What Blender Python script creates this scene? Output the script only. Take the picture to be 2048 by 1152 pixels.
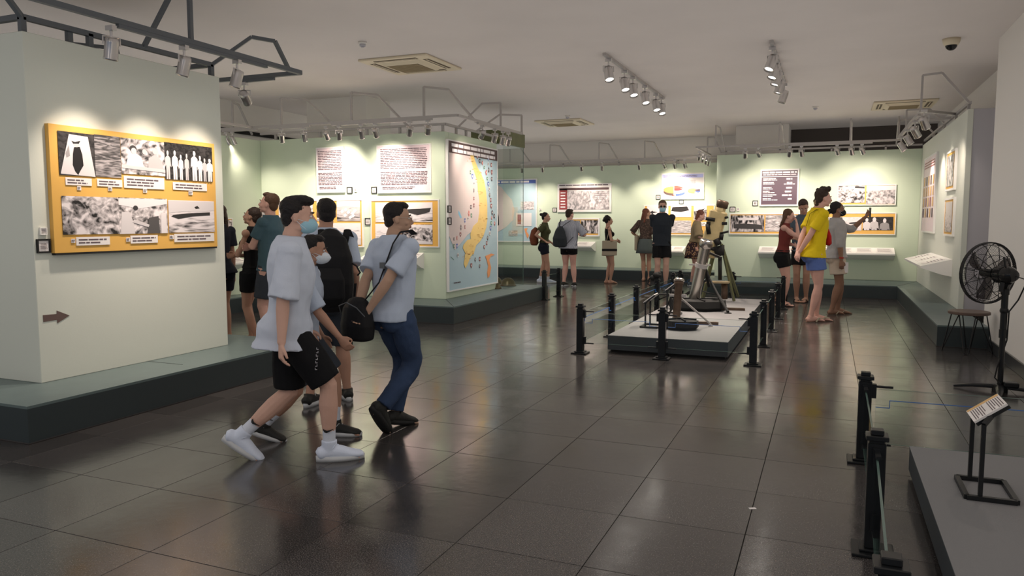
import bpy, bmesh, math, random
from mathutils import Vector, Matrix, Euler
rnd = random.Random(7)
PI = math.pi
sc = bpy.context.scene
C = sc.collection
for o in list(bpy.data.objects): bpy.data.objects.remove(o)

# ------------------------------------------------------------ camera, world, exposure
CAM_H = 1.45; FPX = 1514.0
PITCH = math.atan(134/1514); YAW = math.atan(634/math.hypot(1514, 134))
cd = bpy.data.cameras.new('camera'); cam = bpy.data.objects.new('camera', cd); C.objects.link(cam)
cd.sensor_width = 36; cd.lens = FPX/2048*36; cd.clip_start = 0.05; cd.clip_end = 100
cam.location = (0, 0, CAM_H); cam.rotation_euler = (PI/2 - PITCH, 0, YAW)
sc.camera = cam
w = bpy.data.worlds.new('world'); sc.world = w; w.use_nodes = True
bg = w.node_tree.nodes['Background']; bg.inputs[0].default_value = (0.66, 0.78, 1.0, 1); bg.inputs[1].default_value = 0.16
sc.view_settings.view_transform = 'Standard'; sc.view_settings.look = 'None'
sc.view_settings.gamma = 1; sc.view_settings.use_curve_mapping = False
sc.view_settings.exposure = 0.28
SPOT_W = 26.0
FILL_W = 20.0
KW = 2.2
# soft ambient term of the renderer, added as fill to lift the dark ceiling
sc.cycles.use_fast_gi = True; sc.cycles.fast_gi_method = 'ADD'; w.light_settings.distance = 2.2; w.light_settings.ao_factor = 0.26

# ------------------------------------------------------------ from a pixel of the photograph to a point on a plane
_cy, _sy, _cp, _sp = math.cos(YAW), math.sin(YAW), math.cos(PITCH), math.sin(PITCH)
FW = Vector((-_sy*_cp, _cy*_cp, -_sp)); RT = Vector((_cy, _sy, 0)); UP = RT.cross(FW); EYE = Vector((0, 0, CAM_H))
def ray(x, y): return FW*FPX + RT*(x-1024) + UP*(576-y)
def onZ(x, y, z=0.0): d = ray(x, y); return EYE + d*((z-CAM_H)/d.z)
def onX(x, y, X): d = ray(x, y); return EYE + d*(X/d.x)
def onY(x, y, Y): d = ray(x, y); return EYE + d*(Y/d.y)

# ------------------------------------------------------------ materials
def mat(name, col, rough=0.6, metal=0.0, bump=0.0, bscale=60, var=0.0, vscale=6, emit=None, estr=0, spec=0.5, coat=0):
    m = bpy.data.materials.new(name); m.use_nodes = True; nt = m.node_tree; b = nt.nodes['Principled BSDF']
    b.inputs['Base Color'].default_value = (*col, 1); b.inputs['Roughness'].default_value = rough
    b.inputs['Metallic'].default_value = metal; b.inputs['Specular IOR Level'].default_value = spec
    if coat: b.inputs['Coat Weight'].default_value = coat
    tc = nt.nodes.new('ShaderNodeTexCoord')
    if var:
        n = nt.nodes.new('ShaderNodeTexNoise'); n.inputs['Scale'].default_value = vscale; n.inputs['Detail'].default_value = 4
        nt.links.new(tc.outputs['Object'], n.inputs['Vector'])
        r = nt.nodes.new('ShaderNodeMapRange'); r.inputs[1].default_value = .3; r.inputs[2].default_value = .7
        r.inputs[3].default_value = 1-var; r.inputs[4].default_value = 1+var
        nt.links.new(n.outputs['Fac'], r.inputs[0])
        mx = nt.nodes.new('ShaderNodeMix'); mx.data_type = 'RGBA'; mx.blend_type = 'MULTIPLY'; mx.inputs[0].default_value = 1
        mx.inputs[6].default_value = (*col, 1); nt.links.new(r.outputs[0], mx.inputs[7])
        nt.links.new(mx.outputs[2], b.inputs['Base Color'])
    if bump:
        n2 = nt.nodes.new('ShaderNodeTexNoise'); n2.inputs['Scale'].default_value = bscale; n2.inputs['Detail'].default_value = 3
        nt.links.new(tc.outputs['Object'], n2.inputs['Vector'])
        bp = nt.nodes.new('ShaderNodeBump'); bp.inputs['Strength'].default_value = bump; bp.inputs['Distance'].default_value = .01
        nt.links.new(n2.outputs['Fac'], bp.inputs['Height']); nt.links.new(bp.outputs[0], b.inputs['Normal'])
    if emit:
        b.inputs['Emission Color'].default_value = (*emit, 1); b.inputs['Emission Strength'].default_value = estr
    return m
def srgb(r, g, b):
    f = lambda c: (c/255/12.92) if c/255 <= .04045 else ((c/255+.055)/1.055)**2.4
    return (f(r), f(g), f(b))
def glassmat(name, tint, refl=0.06):
    m = bpy.data.materials.new(name); m.use_nodes = True; nt = m.node_tree; nt.nodes.remove(nt.nodes['Principled BSDF'])
    out = nt.nodes['Material Output']; t = nt.nodes.new('ShaderNodeBsdfTransparent'); t.inputs[0].default_value = (*tint, 1)
    g = nt.nodes.new('ShaderNodeBsdfGlossy'); g.inputs['Roughness'].default_value = 0.02
    lw = nt.nodes.new('ShaderNodeLayerWeight'); lw.inputs['Blend'].default_value = .5
    pw = nt.nodes.new('ShaderNodeMath'); pw.operation = 'POWER'; pw.inputs[1].default_value = 5; nt.links.new(lw.outputs['Facing'], pw.inputs[0])
    ma = nt.nodes.new('ShaderNodeMath'); ma.operation = 'MULTIPLY_ADD'; ma.inputs[1].default_value = .8; ma.inputs[2].default_value = .03; nt.links.new(pw.outputs[0], ma.inputs[0])
    mx = nt.nodes.new('ShaderNodeMixShader'); nt.links.new(ma.outputs[0], mx.inputs[0])
    nt.links.new(t.outputs[0], mx.inputs[1]); nt.links.new(g.outputs[0], mx.inputs[2]); nt.links.new(mx.outputs[0], out.inputs[0])
    return m
def _blade():
    return glassmat('smoky translucent plastic', (.42, .40, .40))
def photomat(name, seed, kind='crowd', lo=.02, hi=.75):
    """flat black and white print: tone comes from stretched noise, the way an archive picture blurs at a distance"""
    m = bpy.data.materials.new(name); m.use_nodes = True; nt = m.node_tree; b = nt.nodes['Principled BSDF']
    b.inputs['Roughness'].default_value = .35
    uv = nt.nodes.new('ShaderNodeTexCoord'); mp = nt.nodes.new('ShaderNodeMapping')
    mp.inputs['Location'].default_value = (seed*3.7, seed*1.9, 0)
    sx, sy, sc1 = {'crowd': (1.5, 1.0, 3.6), 'land': (.8, 3.0, 2.2), 'group': (3.0, .9, 1.9), 'water': (1.0, 3.6, 3.6), 'fine': (1.5, 1.5, 6)}[kind]
    mp.inputs['Scale'].default_value = (sx, sy, 1)
    nt.links.new(uv.outputs['UV'], mp.inputs[0])
    n = nt.nodes.new('ShaderNodeTexNoise'); n.inputs['Scale'].default_value = sc1; n.inputs['Detail'].default_value = 4; n.inputs['Distortion'].default_value = 1.2
    nt.links.new(mp.outputs[0], n.inputs['Vector'])
    v = nt.nodes.new('ShaderNodeTexVoronoi'); v.inputs['Scale'].default_value = sc1*2.2
    nt.links.new(mp.outputs[0], v.inputs['Vector'])
    a = nt.nodes.new('ShaderNodeMath'); a.operation = 'MULTIPLY_ADD'; a.inputs[1].default_value = .22
    nt.links.new(v.outputs['Distance'], a.inputs[0]); nt.links.new(n.outputs['Fac'], a.inputs[2])
    src = a.outputs[0]
    if kind in ('land', 'group', 'water'):
        sp = nt.nodes.new('ShaderNodeSeparateXYZ'); nt.links.new(uv.outputs['UV'], sp.inputs[0])
        a2 = nt.nodes.new('ShaderNodeMath'); a2.operation = 'MULTIPLY_ADD'
        a2.inputs[1].default_value = .35 if kind == 'land' else -.1
        nt.links.new(sp.outputs[1], a2.inputs[0]); nt.links.new(src, a2.inputs[2]); src = a2.outputs[0]
    r = nt.nodes.new('ShaderNodeValToRGB'); e = r.color_ramp.elements
    e[0].position = .46; e[0].color = (lo, lo*.93, lo*.93, 1); e[1].position = .76; e[1].color = (hi, hi*.9, hi*.89, 1)
    nt.links.new(src, r.inputs[0]); nt.links.new(r.outputs[0], b.inputs['Base Color'])
    return m

M = {}
M['ceiling'] = mat('ceiling paint', (.62, .56, .52), .9, var=.03, vscale=1.2)
M['wall'] = mat('white wall paint', (.66, .62, .57), .85, bump=.04)
M['mint'] = mat('mint wall paint', (.53, .60, .46), .75, bump=.03, bscale=90)
M['pale'] = mat('pale partition paint', (.60, .61, .53), .7, bump=.03)
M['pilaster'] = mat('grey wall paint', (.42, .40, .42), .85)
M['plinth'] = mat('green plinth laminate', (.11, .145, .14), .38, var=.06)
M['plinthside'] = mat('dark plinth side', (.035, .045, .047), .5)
M['recess'] = mat('recess paint with shade in it', (.085, .07, .062), .9)  # shade behind the right rear panels is put into this base colour
M['skirt'] = mat('granite skirting', (.03, .032, .034), .3)
M['steel'] = mat('grey painted steel', (.12, .13, .14), .45, metal=.3)
M['steellt'] = mat('light grey painted steel', (.42, .39, .37), .5, metal=.2)
M['alu'] = mat('brushed aluminium', (.75, .74, .74), .28, metal=1)
M['chrome'] = mat('polished steel', (.66, .62, .57), .24, metal=1)
M['black'] = mat('black powder coat', (.008, .009, .010), .35)
M['blackmat'] = mat('matt black', (.010, .010, .010), .8)
M['rubber'] = mat('black rubber', (.015, .015, .015), .7)
M['cord'] = mat('black cable', (.01, .01, .01), .5)
M['cream'] = mat('cream plastic', (.62, .53, .38), .5)
M['louver'] = mat('brown louvre', (.09, .065, .04), .6)
M['grill'] = mat('tan grille', (.30, .23, .13), .7)
M['whiteframe'] = mat('white aluminium frame', (.72, .70, .67), .3)
M['ochre'] = mat('ochre board', (.66, .37, .085), .6, var=.05, vscale=3)
M['caption'] = mat('white caption card', (.72, .67, .64), .5)
M['ink'] = mat('printed ink', (.10, .07, .08), .6)
M['inkwhite'] = mat('white print', (.85, .80, .80), .5)
M['pinkpaper'] = mat('pinkish text sheet', (.72, .58, .60), .4)
M['purple'] = mat('dark purple sheet', (.11, .075, .095), .35)
M['maroon'] = mat('maroon print', (.28, .06, .06), .4)
M['mapsea'] = mat('pale blue sea print', (.42, .55, .60), .35)
M['mapland'] = mat('pale pink land print', (.70, .58, .55), .35)
M['mapyellow'] = mat('yellow land print', (.80, .56, .20), .35, var=.06, vscale=4)
M['mapband'] = mat('brown title band', (.10, .06, .06), .35)
M['red'] = mat('red print', (.62, .10, .07), .4)
M['orange'] = mat('orange print', (.80, .33, .14), .4)
M['green'] = mat('green print', (.07, .22, .12), .4)
M['blue'] = mat('blue print', (.10, .16, .45), .4)
M['lightblue'] = mat('light blue print', (.30, .62, .80), .4)
M['lilac'] = mat('lilac print', (.42, .44, .75), .4)
M['tan'] = mat('tan print', (.62, .36, .12), .4)
M['brownarrow'] = mat('brown arrow vinyl', (.13, .085, .075), .4)
M['shelf'] = mat('white shelf laminate', (.74, .71, .67), .4)
M['glass'] = glassmat('clear glass', (.95, .975, .965))
M['smoke'] = _blade()
M['glassedge'] = mat('green glass edge', (.09, .14, .12), .15)
M['bluetape'] = mat('blue tape', (.015, .10, .33), .5)
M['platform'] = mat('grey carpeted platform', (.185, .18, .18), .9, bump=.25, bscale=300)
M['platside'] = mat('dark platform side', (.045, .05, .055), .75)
M['olive'] = mat('olive painted metal', (.12, .125, .055), .45, var=.12)
M['tanpaint'] = mat('sand yellow paint', (.52, .40, .20), .5, var=.1, vscale=10)
M['rust'] = mat('rusty brown metal', (.13, .085, .06), .45, metal=.6, var=.2, vscale=12)
M['wood'] = mat('worn wood', (.34, .26, .15), .6, var=.15)
M['darkwood'] = mat('dark stool seat', (.10, .065, .05), .45, var=.15)
M['helmet'] = mat('bronze painted helmet', (.10, .08, .04), .35, metal=.4, var=.15)
M['lens'] = mat('lit lamp lens', (1, 1, 1), .4, emit=(1, .93, .84), estr=14)
M['lensoff'] = mat('lamp reflector', (.8, .75, .7), .25, metal=.8)
M['dome'] = mat('smoked dome', (.01, .01, .01), .08)
M['sky'] = mat('clear plastic', (.6, .65, .7), .2)

# floor stone: dark granite with fine pale flecks, polished unevenly, a little different on each slab
def stone():
    m = bpy.data.materials.new('polished dark granite'); m.use_nodes = True; nt = m.node_tree; b = nt.nodes['Principled BSDF']
    L = nt.links.new
    g = nt.nodes.new('ShaderNodeNewGeometry')
    n = nt.nodes.new('ShaderNodeTexNoise'); n.inputs['Scale'].default_value = 170; n.inputs['Detail'].default_value = 2
    L(g.outputs['Position'], n.inputs['Vector'])
    r = nt.nodes.new('ShaderNodeValToRGB'); e = r.color_ramp.elements
    e[0].position = .42; e[0].color = (.021, .019, .018, 1); e[1].position = .72; e[1].color = (.11, .096, .09, 1)
    L(n.outputs['Fac'], r.inputs[0])
    oi = nt.nodes.new('ShaderNodeObjectInfo')
    mr = nt.nodes.new('ShaderNodeMapRange'); mr.inputs[3].default_value = .8; mr.inputs[4].default_value = 1.25; L(oi.outputs['Random'], mr.inputs[0])
    mx = nt.nodes.new('ShaderNodeMix'); mx.data_type = 'RGBA'; mx.blend_type = 'MULTIPLY'; mx.inputs[0].default_value = 1
    L(r.outputs[0], mx.inputs[6]); L(mr.outputs[0], mx.inputs[7]); L(mx.outputs[2], b.inputs['Base Color'])
    n2 = nt.nodes.new('ShaderNodeTexNoise'); n2.inputs['Scale'].default_value = 3.2; n2.inputs['Detail'].default_value = 5; L(g.outputs['Position'], n2.inputs['Vector'])
    m2 = nt.nodes.new('ShaderNodeMapRange'); m2.inputs[1].default_value = .3; m2.inputs[2].default_value = .7; m2.inputs[3].default_value = .13; m2.inputs[4].default_value = .22
    L(n2.outputs['Fac'], m2.inputs[0]); L(m2.outputs[0], b.inputs['Roughness'])
    n3 = nt.nodes.new('ShaderNodeTexNoise'); n3.inputs['Scale'].default_value = 14; L(g.outputs['Position'], n3.inputs['Vector'])
    bp = nt.nodes.new('ShaderNodeBump'); bp.inputs['Strength'].default_value = .06; bp.inputs['Distance'].default_value = .01; L(n3.outputs['Fac'], bp.inputs['Height']); L(bp.outputs[0], b.inputs['Normal'])
    b.inputs['Specular IOR Level'].default_value = 1.0
    return m
M['stone'] = stone()
M['grout'] = mat('tile joint', (.055, .05, .048), .7)

# ------------------------------------------------------------ mesh helpers
def link(name, bm, m, parent=None, smooth=False):
    me = bpy.data.meshes.new(name); bm.normal_update(); bm.to_mesh(me); bm.free()
    ms = m if isinstance(m, (list, tuple)) else [m]
    for x in ms: me.materials.append(M[x] if isinstance(x, str) else x)
    if smooth:
        for p in me.polygons: p.use_smooth = True
    o = bpy.data.objects.new(name, me); C.objects.link(o)
    if parent: o.parent = parent
    return o
def tag(o, label=None, cat=None, group=None, kind=None):
    if label: o['label'] = label
    if cat: o['category'] = cat
    if group: o['group'] = group
    if kind: o['kind'] = kind
    return o
def thing(name, label, cat, loc=(0, 0, 0), rz=0, group=None):
    o = bpy.data.objects.new(name, None); C.objects.link(o); o.empty_display_size = .1
    o.location = loc; o.rotation_euler = (0, 0, rz)
    return tag(o, label, cat, group)
def copytree(o, parent=None):
    c = o.copy(); C.objects.link(c)
    if parent: c.parent = parent
    for ch in o.children: copytree(ch, c)
    return c
def BM(): return bmesh.new()
def box(bm, a, b, mi=0, mtx=None, bev=0):
    x0, y0, z0 = a; x1, y1, z1 = b
    mm = Matrix.Translation(((x0+x1)/2, (y0+y1)/2, (z0+z1)/2)) @ Matrix.Diagonal((abs(x1-x0), abs(y1-y0), abs(z1-z0), 1))
    if mtx: mm = mtx @ mm
    r = bmesh.ops.create_cube(bm, size=1, matrix=mm)
    fs = set(f for v in r['verts'] for f in v.link_faces)
    for f in fs: f.material_index = mi
    if bev:
        es = list(set(e for f in fs for e in f.edges))
        bmesh.ops.bevel(bm, geom=es, offset=bev, segments=1, affect='EDGES')
    return bm
def frame_of(d, hint=(0, 0, 1)):
    d = Vector(d).normalized(); h = Vector(hint)
    if abs(d.dot(h.normalized())) > .97: h = Vector((1, 0, 0)) if abs(d.x) < .9 else Vector((0, 1, 0))
    x = h.cross(d).normalized(); y = d.cross(x).normalized()
    return x, y, d
def tube(bm, pts, rad, n=8, mi=0, hint=(0, 0, 1), caps=True, square=False):
    pts = [Vector(p) for p in pts]; k = len(pts); rings = []
    if not isinstance(rad, (list, tuple)): rad = [rad]*k
    px = None
    for i, p in enumerate(pts):
        t = (pts[min(i+1, k-1)] - pts[max(i-1, 0)])
        if t.length < 1e-9: t = Vector((0, 0, 1))
        x, y, t = frame_of(t, hint)
        if px is not None:
            x2 = (px - t*px.dot(t))
            if x2.length > 1e-6: x = x2.normalized(); y = t.cross(x)
        px = x; r = rad[i]; rx, ry = (r if isinstance(r, (list, tuple)) else (r, r))
        ring = []
        for j in range(n):
            a = 2*PI*(j+.5)/n
            ring.append(bm.verts.new(p + x*rx*math.cos(a) + y*ry*math.sin(a)))
        rings.append(ring)
    for i in range(k-1):
        for j in range(n):
            f = bm.faces.new((rings[i][j], rings[i][(j+1) % n], rings[i+1][(j+1) % n], rings[i+1][j])); f.material_index = mi
    if caps:
        f = bm.faces.new(rings[0][::-1]); f.material_index = mi
        f = bm.faces.new(rings[-1]); f.material_index = mi
    return rings
def bar(bm, a, b, w, h=None, mi=0):     # square section bar
    h = h or w; s = math.sqrt(2)/2
    tube(bm, [a, b], [(w*s, h*s)]*2, n=4, mi=mi)
def cyl(bm, c, r, z0, z1, n=20, mi=0, r2=None):
    tube(bm, [(c[0], c[1], z0), (c[0], c[1], z1)], [r, r if r2 is None else r2], n=n, mi=mi, hint=(0, 1, 0))
def ball(bm, c, r, rot=None, sub=2, mi=0):
    r = r if isinstance(r, (list, tuple)) else (r, r, r)
    mm = Matrix.Translation(Vector(c)) @ (rot.to_4x4() if rot else Matrix()) @ Matrix.Diagonal((r[0], r[1], r[2], 1))
    q = bmesh.ops.create_icosphere(bm, subdivisions=sub, radius=1, matrix=mm)
    for v in q['verts']:
        for f in v.link_faces: f.material_index = mi; f.smooth = True
def prism(bm, pts, y0, y1, mi=0):        # polygon in the local x-z plane, thickness along y
    a = [bm.verts.new((p[0], y0, p[1])) for p in pts]; b = [bm.verts.new((p[0], y1, p[1])) for p in pts]
    n = len(pts)
    for f in [bm.faces.new(a), bm.faces.new(b[::-1])] + [bm.faces.new((a[i], b[i], b[(i+1) % n], a[(i+1) % n])) for i in range(n)]:
        f.material_index = mi
    bmesh.ops.recalc_face_normals(bm, faces=bm.faces[:])
ORD = ['first', 'second', 'third', 'fourth', 'fifth', 'sixth', 'seventh', 'eighth', 'ninth', 'tenth', 'eleventh', 'twelfth', 'thirteenth', 'fourteenth']

# ============================================================ ROOM
CEIL = 3.52
XR = 1.72            # right wall plane
def struct(name, bm, m, label=None, parent=None):
    o = link(name, bm, m, parent)
    if not parent: o['kind'] = 'structure'
    if label: o['label'] = label
    return o
b = BM(); box(b, (-12.5, -2.5, -.12), (3.2, 21, -.013)); floor = struct('floor', b, 'grout', 'dark polished granite tile floor')
# single slabs where they can be told apart, on the grid measured in the photograph
GX, GY, T = -.31, 2.955, .6
def slabmesh():
    bm = BM(); g = .0016
    box(bm, (g, g, -.012), (T-g, T-g, 0))
    top = [e for e in bm.edges if all(v.co.z > -.001 for v in e.verts)]
    bmesh.ops.bevel(bm, geom=top, offset=.0012, segments=1, affect='EDGES')
    me = bpy.data.meshes.new('floor_tile'); bm.to_mesh(me); bm.free(); me.materials.append(M['stone']); return me
sm = slabmesh()
vis = []; rest = []
PXR = lambda P: (1024 + FPX*((P-EYE).dot(RT))/max(.01, (P-EYE).dot(FW)), 576 - FPX*((P-EYE).dot(UP))/max(.01, (P-EYE).dot(FW)))
for i in range(-20, 5):
    for j in range(-9, 30):
        x = GX+i*T; y = GY+j*T
        if y > 20.3 or x < -12.4 or y < -2.5: continue
        c = Vector((x+T/2, y+T/2, 0)); dpt = (c-EYE).dot(FW)
        p = PXR(c) if dpt > .5 else (-9999, 0)
        inv = dpt > .8 and -250 < p[0] < 2300 and p[1] < 1400
        hid = (x < -5.5 and y < 7.0) or (x < -5.6 and y > 9.9 and y < 18) or x > 1.75
        (vis if inv and not hid else rest).append((dpt, x, y))
vis.sort(); rest += vis[300:]; vis = vis[:300]
for k, (_, x, y) in enumerate(vis):
    o = bpy.data.objects.new('floor_tile', sm); C.objects.link(o); o.parent = floor; o.location = (x, y, rnd.uniform(-.0006, 0))
b = BM()
for _, x, y in rest: box(b, (x+.0016, y+.0016, -.012), (x+T-.0016, y+T-.0016, 0))
tag(link('floor_tiles', b, 'stone', floor), kind='stuff')

b = BM(); box(b, (-12.5, -2.5, CEIL), (3.2, 21, CEIL+.2)); struct('ceiling', b, 'ceiling', 'plain off white ceiling')
b = BM(); box(b, (-12.5, 19.25, 0), (3.2, 19.45, CEIL)); struct('wall_back', b, 'wall', 'plain wall rising behind the far panels')
b = BM(); box(b, (-9.75, 9.9, 0), (-9.6, 19.25, CEIL)); box(b, (-12.5, -2.5, 0), (-12.3, 19.25, CEIL)); struct('wall_left', b, 'wall', 'shadowed wall at the left')
b = BM(); tube(b, [(-9.55, 9.9, 3.0), (-9.55, 19, 3.0)], .035, n=10); struct('trim_1', b, 'blackmat', 'dark pipe along the left wall')
b = BM(); box(b, (XR, -2.5, 0), (XR+.2, 10.3, CEIL)); box(b, (XR+.35, 10.3, 0), (XR+.55, 19.25, CEIL)); box(b, (XR+.2, 10.1, 0), (XR+.55, 10.3, CEIL))
struct('wall_right', b, 'wall', 'off white wall behind the fan')
b = BM(); box(b, (XR-.018, -2.5, 0), (XR, 9.98, .125), bev=.003); struct('baseboard_right', b, 'skirt', 'black stone skirting along the right wall')
b = BM(); box(b, (-8.35, 10.85, 0), (-7.15, 11.6, CEIL)); struct('column', b, 'wall', 'square column rising behind the text panels')
b = BM(); box(b, (-1.95, 17.45, 0), (-.86, 18.3, CEIL)); struct('column', b, 'wall', 'square column behind the dark number board')
b = BM(); box(b, (-.86, 18.6, 0), (2.1, 18.8, CEIL)); struct('trim_2', b, 'recess', 'recess wall with painted-in shade above the right rear panels')

# ------------------------------------------------------------ partitions (panels on plinths)
PZ = 2.8
def partition(label, boxes, m='mint', edge=None):
    bm = BM()
    for a, c in boxes: box(bm, a, c, bev=.004)
    o = link('display_partition', bm, m); return tag(o, label, 'partition')
PH = .25
partition('pale green free-standing partition carrying the large ochre photo board at the left', [((-6.9, 3.76, PH), (-5.35, 5.66, PZ))], 'pale')
partition('mint partition with the two pinkish text sheets, its end bearing the tall map', [((-8.9, 10.3, PH), (-5.4, 10.42, PZ)), ((-5.5, 10.42, PH), (-5.4, 12.25, PZ)), ((-9.02, 8.0, PH), (-8.9, 10.42, PZ))])
partition('long mint partition at the far back with the pie chart board', [((-9.5, 19.1, PH), (-2.2, 19.22, 2.87))])
partition('mint partition behind the yellow shirt visitor with the dark number board', [((-2.28, 17.0, PH), (1.65, 17.12, 2.87)), ((-2.28, 17.12, PH), (-2.2, 19.1, 2.87))])
pr = partition('pale partition along the right wall with the narrow tall poster', [((1.65, 11.75, PH), (1.72, 17.0, 2.93))], 'pale')
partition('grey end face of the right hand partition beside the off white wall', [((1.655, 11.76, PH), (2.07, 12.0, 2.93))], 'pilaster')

def plinth(label, poly, joints=()):
    """L or straight step: top slab pieces over dark sides; poly in plan"""
    t = thing('plinth', label, 'plinth')
    def pr_(name, z0, z1, m, inset):
        bm = BM(); vs = [bm.verts.new((x, y, z0)) for x, y in poly]; f = bm.faces.new(vs)
        r = bmesh.ops.extrude_face_region(bm, geom=[f]); ev = [v for v in r['geom'] if isinstance(v, bmesh.types.BMVert)]
        bmesh.ops.translate(bm, verts=ev, vec=(0, 0, z1-z0)); bmesh.ops.recalc_face_normals(bm, faces=bm.faces[:])
        return link(name, bm, m, t)
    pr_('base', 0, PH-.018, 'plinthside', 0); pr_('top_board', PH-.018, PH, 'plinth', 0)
    for a, c in joints:
        bm = BM(); bar(bm, (*a, PH+.0005), (*c, PH+.0005), .006, .002); link('joint', bm, 'blackmat', t)
    bm = BM()
    n = len(poly)
    for i in range(n):
        p, q = Vector((*poly[i], .004)), Vector((*poly[(i+1) % n], .004))
        bar(bm, p, q, .008, .006)
    link('sealant_line', bm, 'grout', t)
    return t
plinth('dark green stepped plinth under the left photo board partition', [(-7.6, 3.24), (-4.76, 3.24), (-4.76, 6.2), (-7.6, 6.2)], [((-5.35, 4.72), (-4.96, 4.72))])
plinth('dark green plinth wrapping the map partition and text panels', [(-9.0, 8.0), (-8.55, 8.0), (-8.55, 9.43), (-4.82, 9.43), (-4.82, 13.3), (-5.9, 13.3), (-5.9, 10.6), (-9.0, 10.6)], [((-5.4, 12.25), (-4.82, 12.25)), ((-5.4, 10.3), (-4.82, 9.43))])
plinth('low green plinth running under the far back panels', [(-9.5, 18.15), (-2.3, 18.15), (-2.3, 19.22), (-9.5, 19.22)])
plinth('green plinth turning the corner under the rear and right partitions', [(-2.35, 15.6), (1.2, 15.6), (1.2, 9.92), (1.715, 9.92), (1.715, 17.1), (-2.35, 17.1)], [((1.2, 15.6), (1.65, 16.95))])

# ============================================================ WALL BOARDS (laid out from the photograph onto their wall planes)
PH_N = [0]
class Board:
    """frame: plane 'Y' (faces -Y), 'X' (faces +X, left partitions) or 'R' (faces -X, right wall)"""
    def __init__(s, name, label, cat, plane, pos, xl, ytl, ybl, xr, ytr, ybr, depth=.03, group=None, mback='ochre', fr=None, fw=.02):
        s.plane, s.pos = plane, pos
        pj = s.pj
        A, B = pj(xl, ytl), pj(xl, ybl); Cc, D = pj(xr, ytr), pj(xr, ybr)
        s.uof = (lambda P: P.x) if plane == 'Y' else (lambda P: P.y) if plane == 'X' else (lambda P: -P.y)
        u0 = (s.uof(A)+s.uof(B))/2; u1 = (s.uof(Cc)+s.uof(D))/2; z1 = (A.z+Cc.z)/2; z0 = (B.z+D.z)/2
        s.uc = (u0+u1)/2; s.z0 = z0; s.w = u1-u0; s.h = z1-z0; s.d = depth
        if plane == 'Y': loc, rz = (s.uc, pos, z0), 0
        elif plane == 'X': loc, rz = (pos, s.uc, z0), PI/2
        else: loc, rz = (pos, -s.uc, z0), -PI/2
        s.t = thing(name, label, cat, loc, rz, group)
        w, h = s.w/2, s.h
        bm = BM(); box(bm, (-w+.004, -depth+.004, .004), (w-.004, -.001, h-.004)); link('backing', bm, mback, s.t)
        if fr:
            bm = BM(); e = depth+.004
            for a, c in (((-w, -e, 0), (w, 0, fw)), ((-w, -e, h-fw), (w, 0, h)), ((-w, -e, fw), (-w+fw, 0, h-fw)), ((w-fw, -e, fw), (w, 0, h-fw))): box(bm, a, c)
            link('frame', bm, fr, s.t)
    def pj(s, x, y):
        return onY(x, y, s.pos) if s.plane == 'Y' else onX(x, y, s.pos)
    def loc(s, x, y):
        P = s.pj(x, y); return (s.uof(P)-s.uc, P.z-s.z0)
    def rect(s, x0, y0, x1, y1):
        xm, ym = (x0+x1)/2, (y0+y1)/2
        u0 = s.loc(x0, ym)[0]; u1 = s.loc(x1, ym)[0]; z1 = s.loc(xm, y0)[1]; z0 = s.loc(xm, y1)[1]
        return u0, z0, u1, z1
    def flat(s, name, m, px=None, r=None, lift=.002, parent=None, thick=.002):
        u0, z0, u1, z1 = r or s.rect(*px); y = -s.d-lift
        bm = BM(); box(bm, (u0, y, z0), (u1, y+thick, z1))
        uvl = bm.loops.layers.uv.new('UVMap')
        for f in bm.faces:
            for l in f.loops: l[uvl].uv = ((l.vert.co.x-u0)/(u1-u0)*(u1-u0)/.5, (l.vert.co.z-z0)/(z1-z0))
        return link(name, bm, m, parent or s.t)
    def photo(s, px, kind='crowd', lo=.02, hi=.72, shapes=()):
        PH_N[0] += 1
        m = photomat('archive photo %d' % PH_N[0], PH_N[0]*1.37, kind, lo, hi)
        o = s.flat('photo', m, px); u0, z0, u1, z1 = s.rect(*px)
        for n, (g, pts) in enumerate(shapes):
            bm = BM(); prism(bm, [(u0+(u1-u0)*min(1, max(0, a)), z0+(z1-z0)*min(1, max(0, c))) for a, c in pts], -s.d-.003-.0003*n, -s.d-.002)
            link('photo_figure', bm, tone(g), o)
        return o
    def lines(s, r, n, m='ink', seed=0, parent=None, gap=.5, ragged=.15, lift=.0035, name='text_lines', words=True):
        """rows of print too small to read"""
        u0, z0, u1, z1 = r; rr = random.Random(seed+n); bm = BM(); p = (z1-z0)/n; y = -s.d-lift
        for i in range(n):
            zc = z1-(i+.5)*p; x = u0; end = u1-(u1-u0)*ragged*rr.random()
            while x < end:
                l = min(end-x, (z1-z0)/n*rr.uniform(1.2, 4.5)) if words else end-x
                if l > 0: box(bm, (x, y, zc-p*gap/2), (x+l, y+.001, zc+p*gap/2))
                x += l + p*.35
        return link(name, bm, m, parent or s.t)
    def caption(s, px, n=2, m='caption', parent=None):
        o = s.flat('caption', m, px); u0, z0, u1, z1 = s.rect(*px); dz = (z1-z0)*.14; du = (u1-u0)*.07
        s.lines((u0+du, z0+dz, u1-du, z1-dz), n, seed=int(px[0]), parent=o, gap=.42, ragged=.3); return o
TONES = {}
def tone(g):
    if g not in TONES: TONES[g] = mat('print tone %d' % round(g*100), (g, g*.92, g*.91), .4)
    return TONES[g]
def circ(cx, cy, rx, ry, n=14, a0=0, a1=2*PI): return [(cx+rx*math.cos(a0+(a1-a0)*i/n), cy+ry*math.sin(a0+(a1-a0)*i/n)) for i in range(n)]
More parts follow.
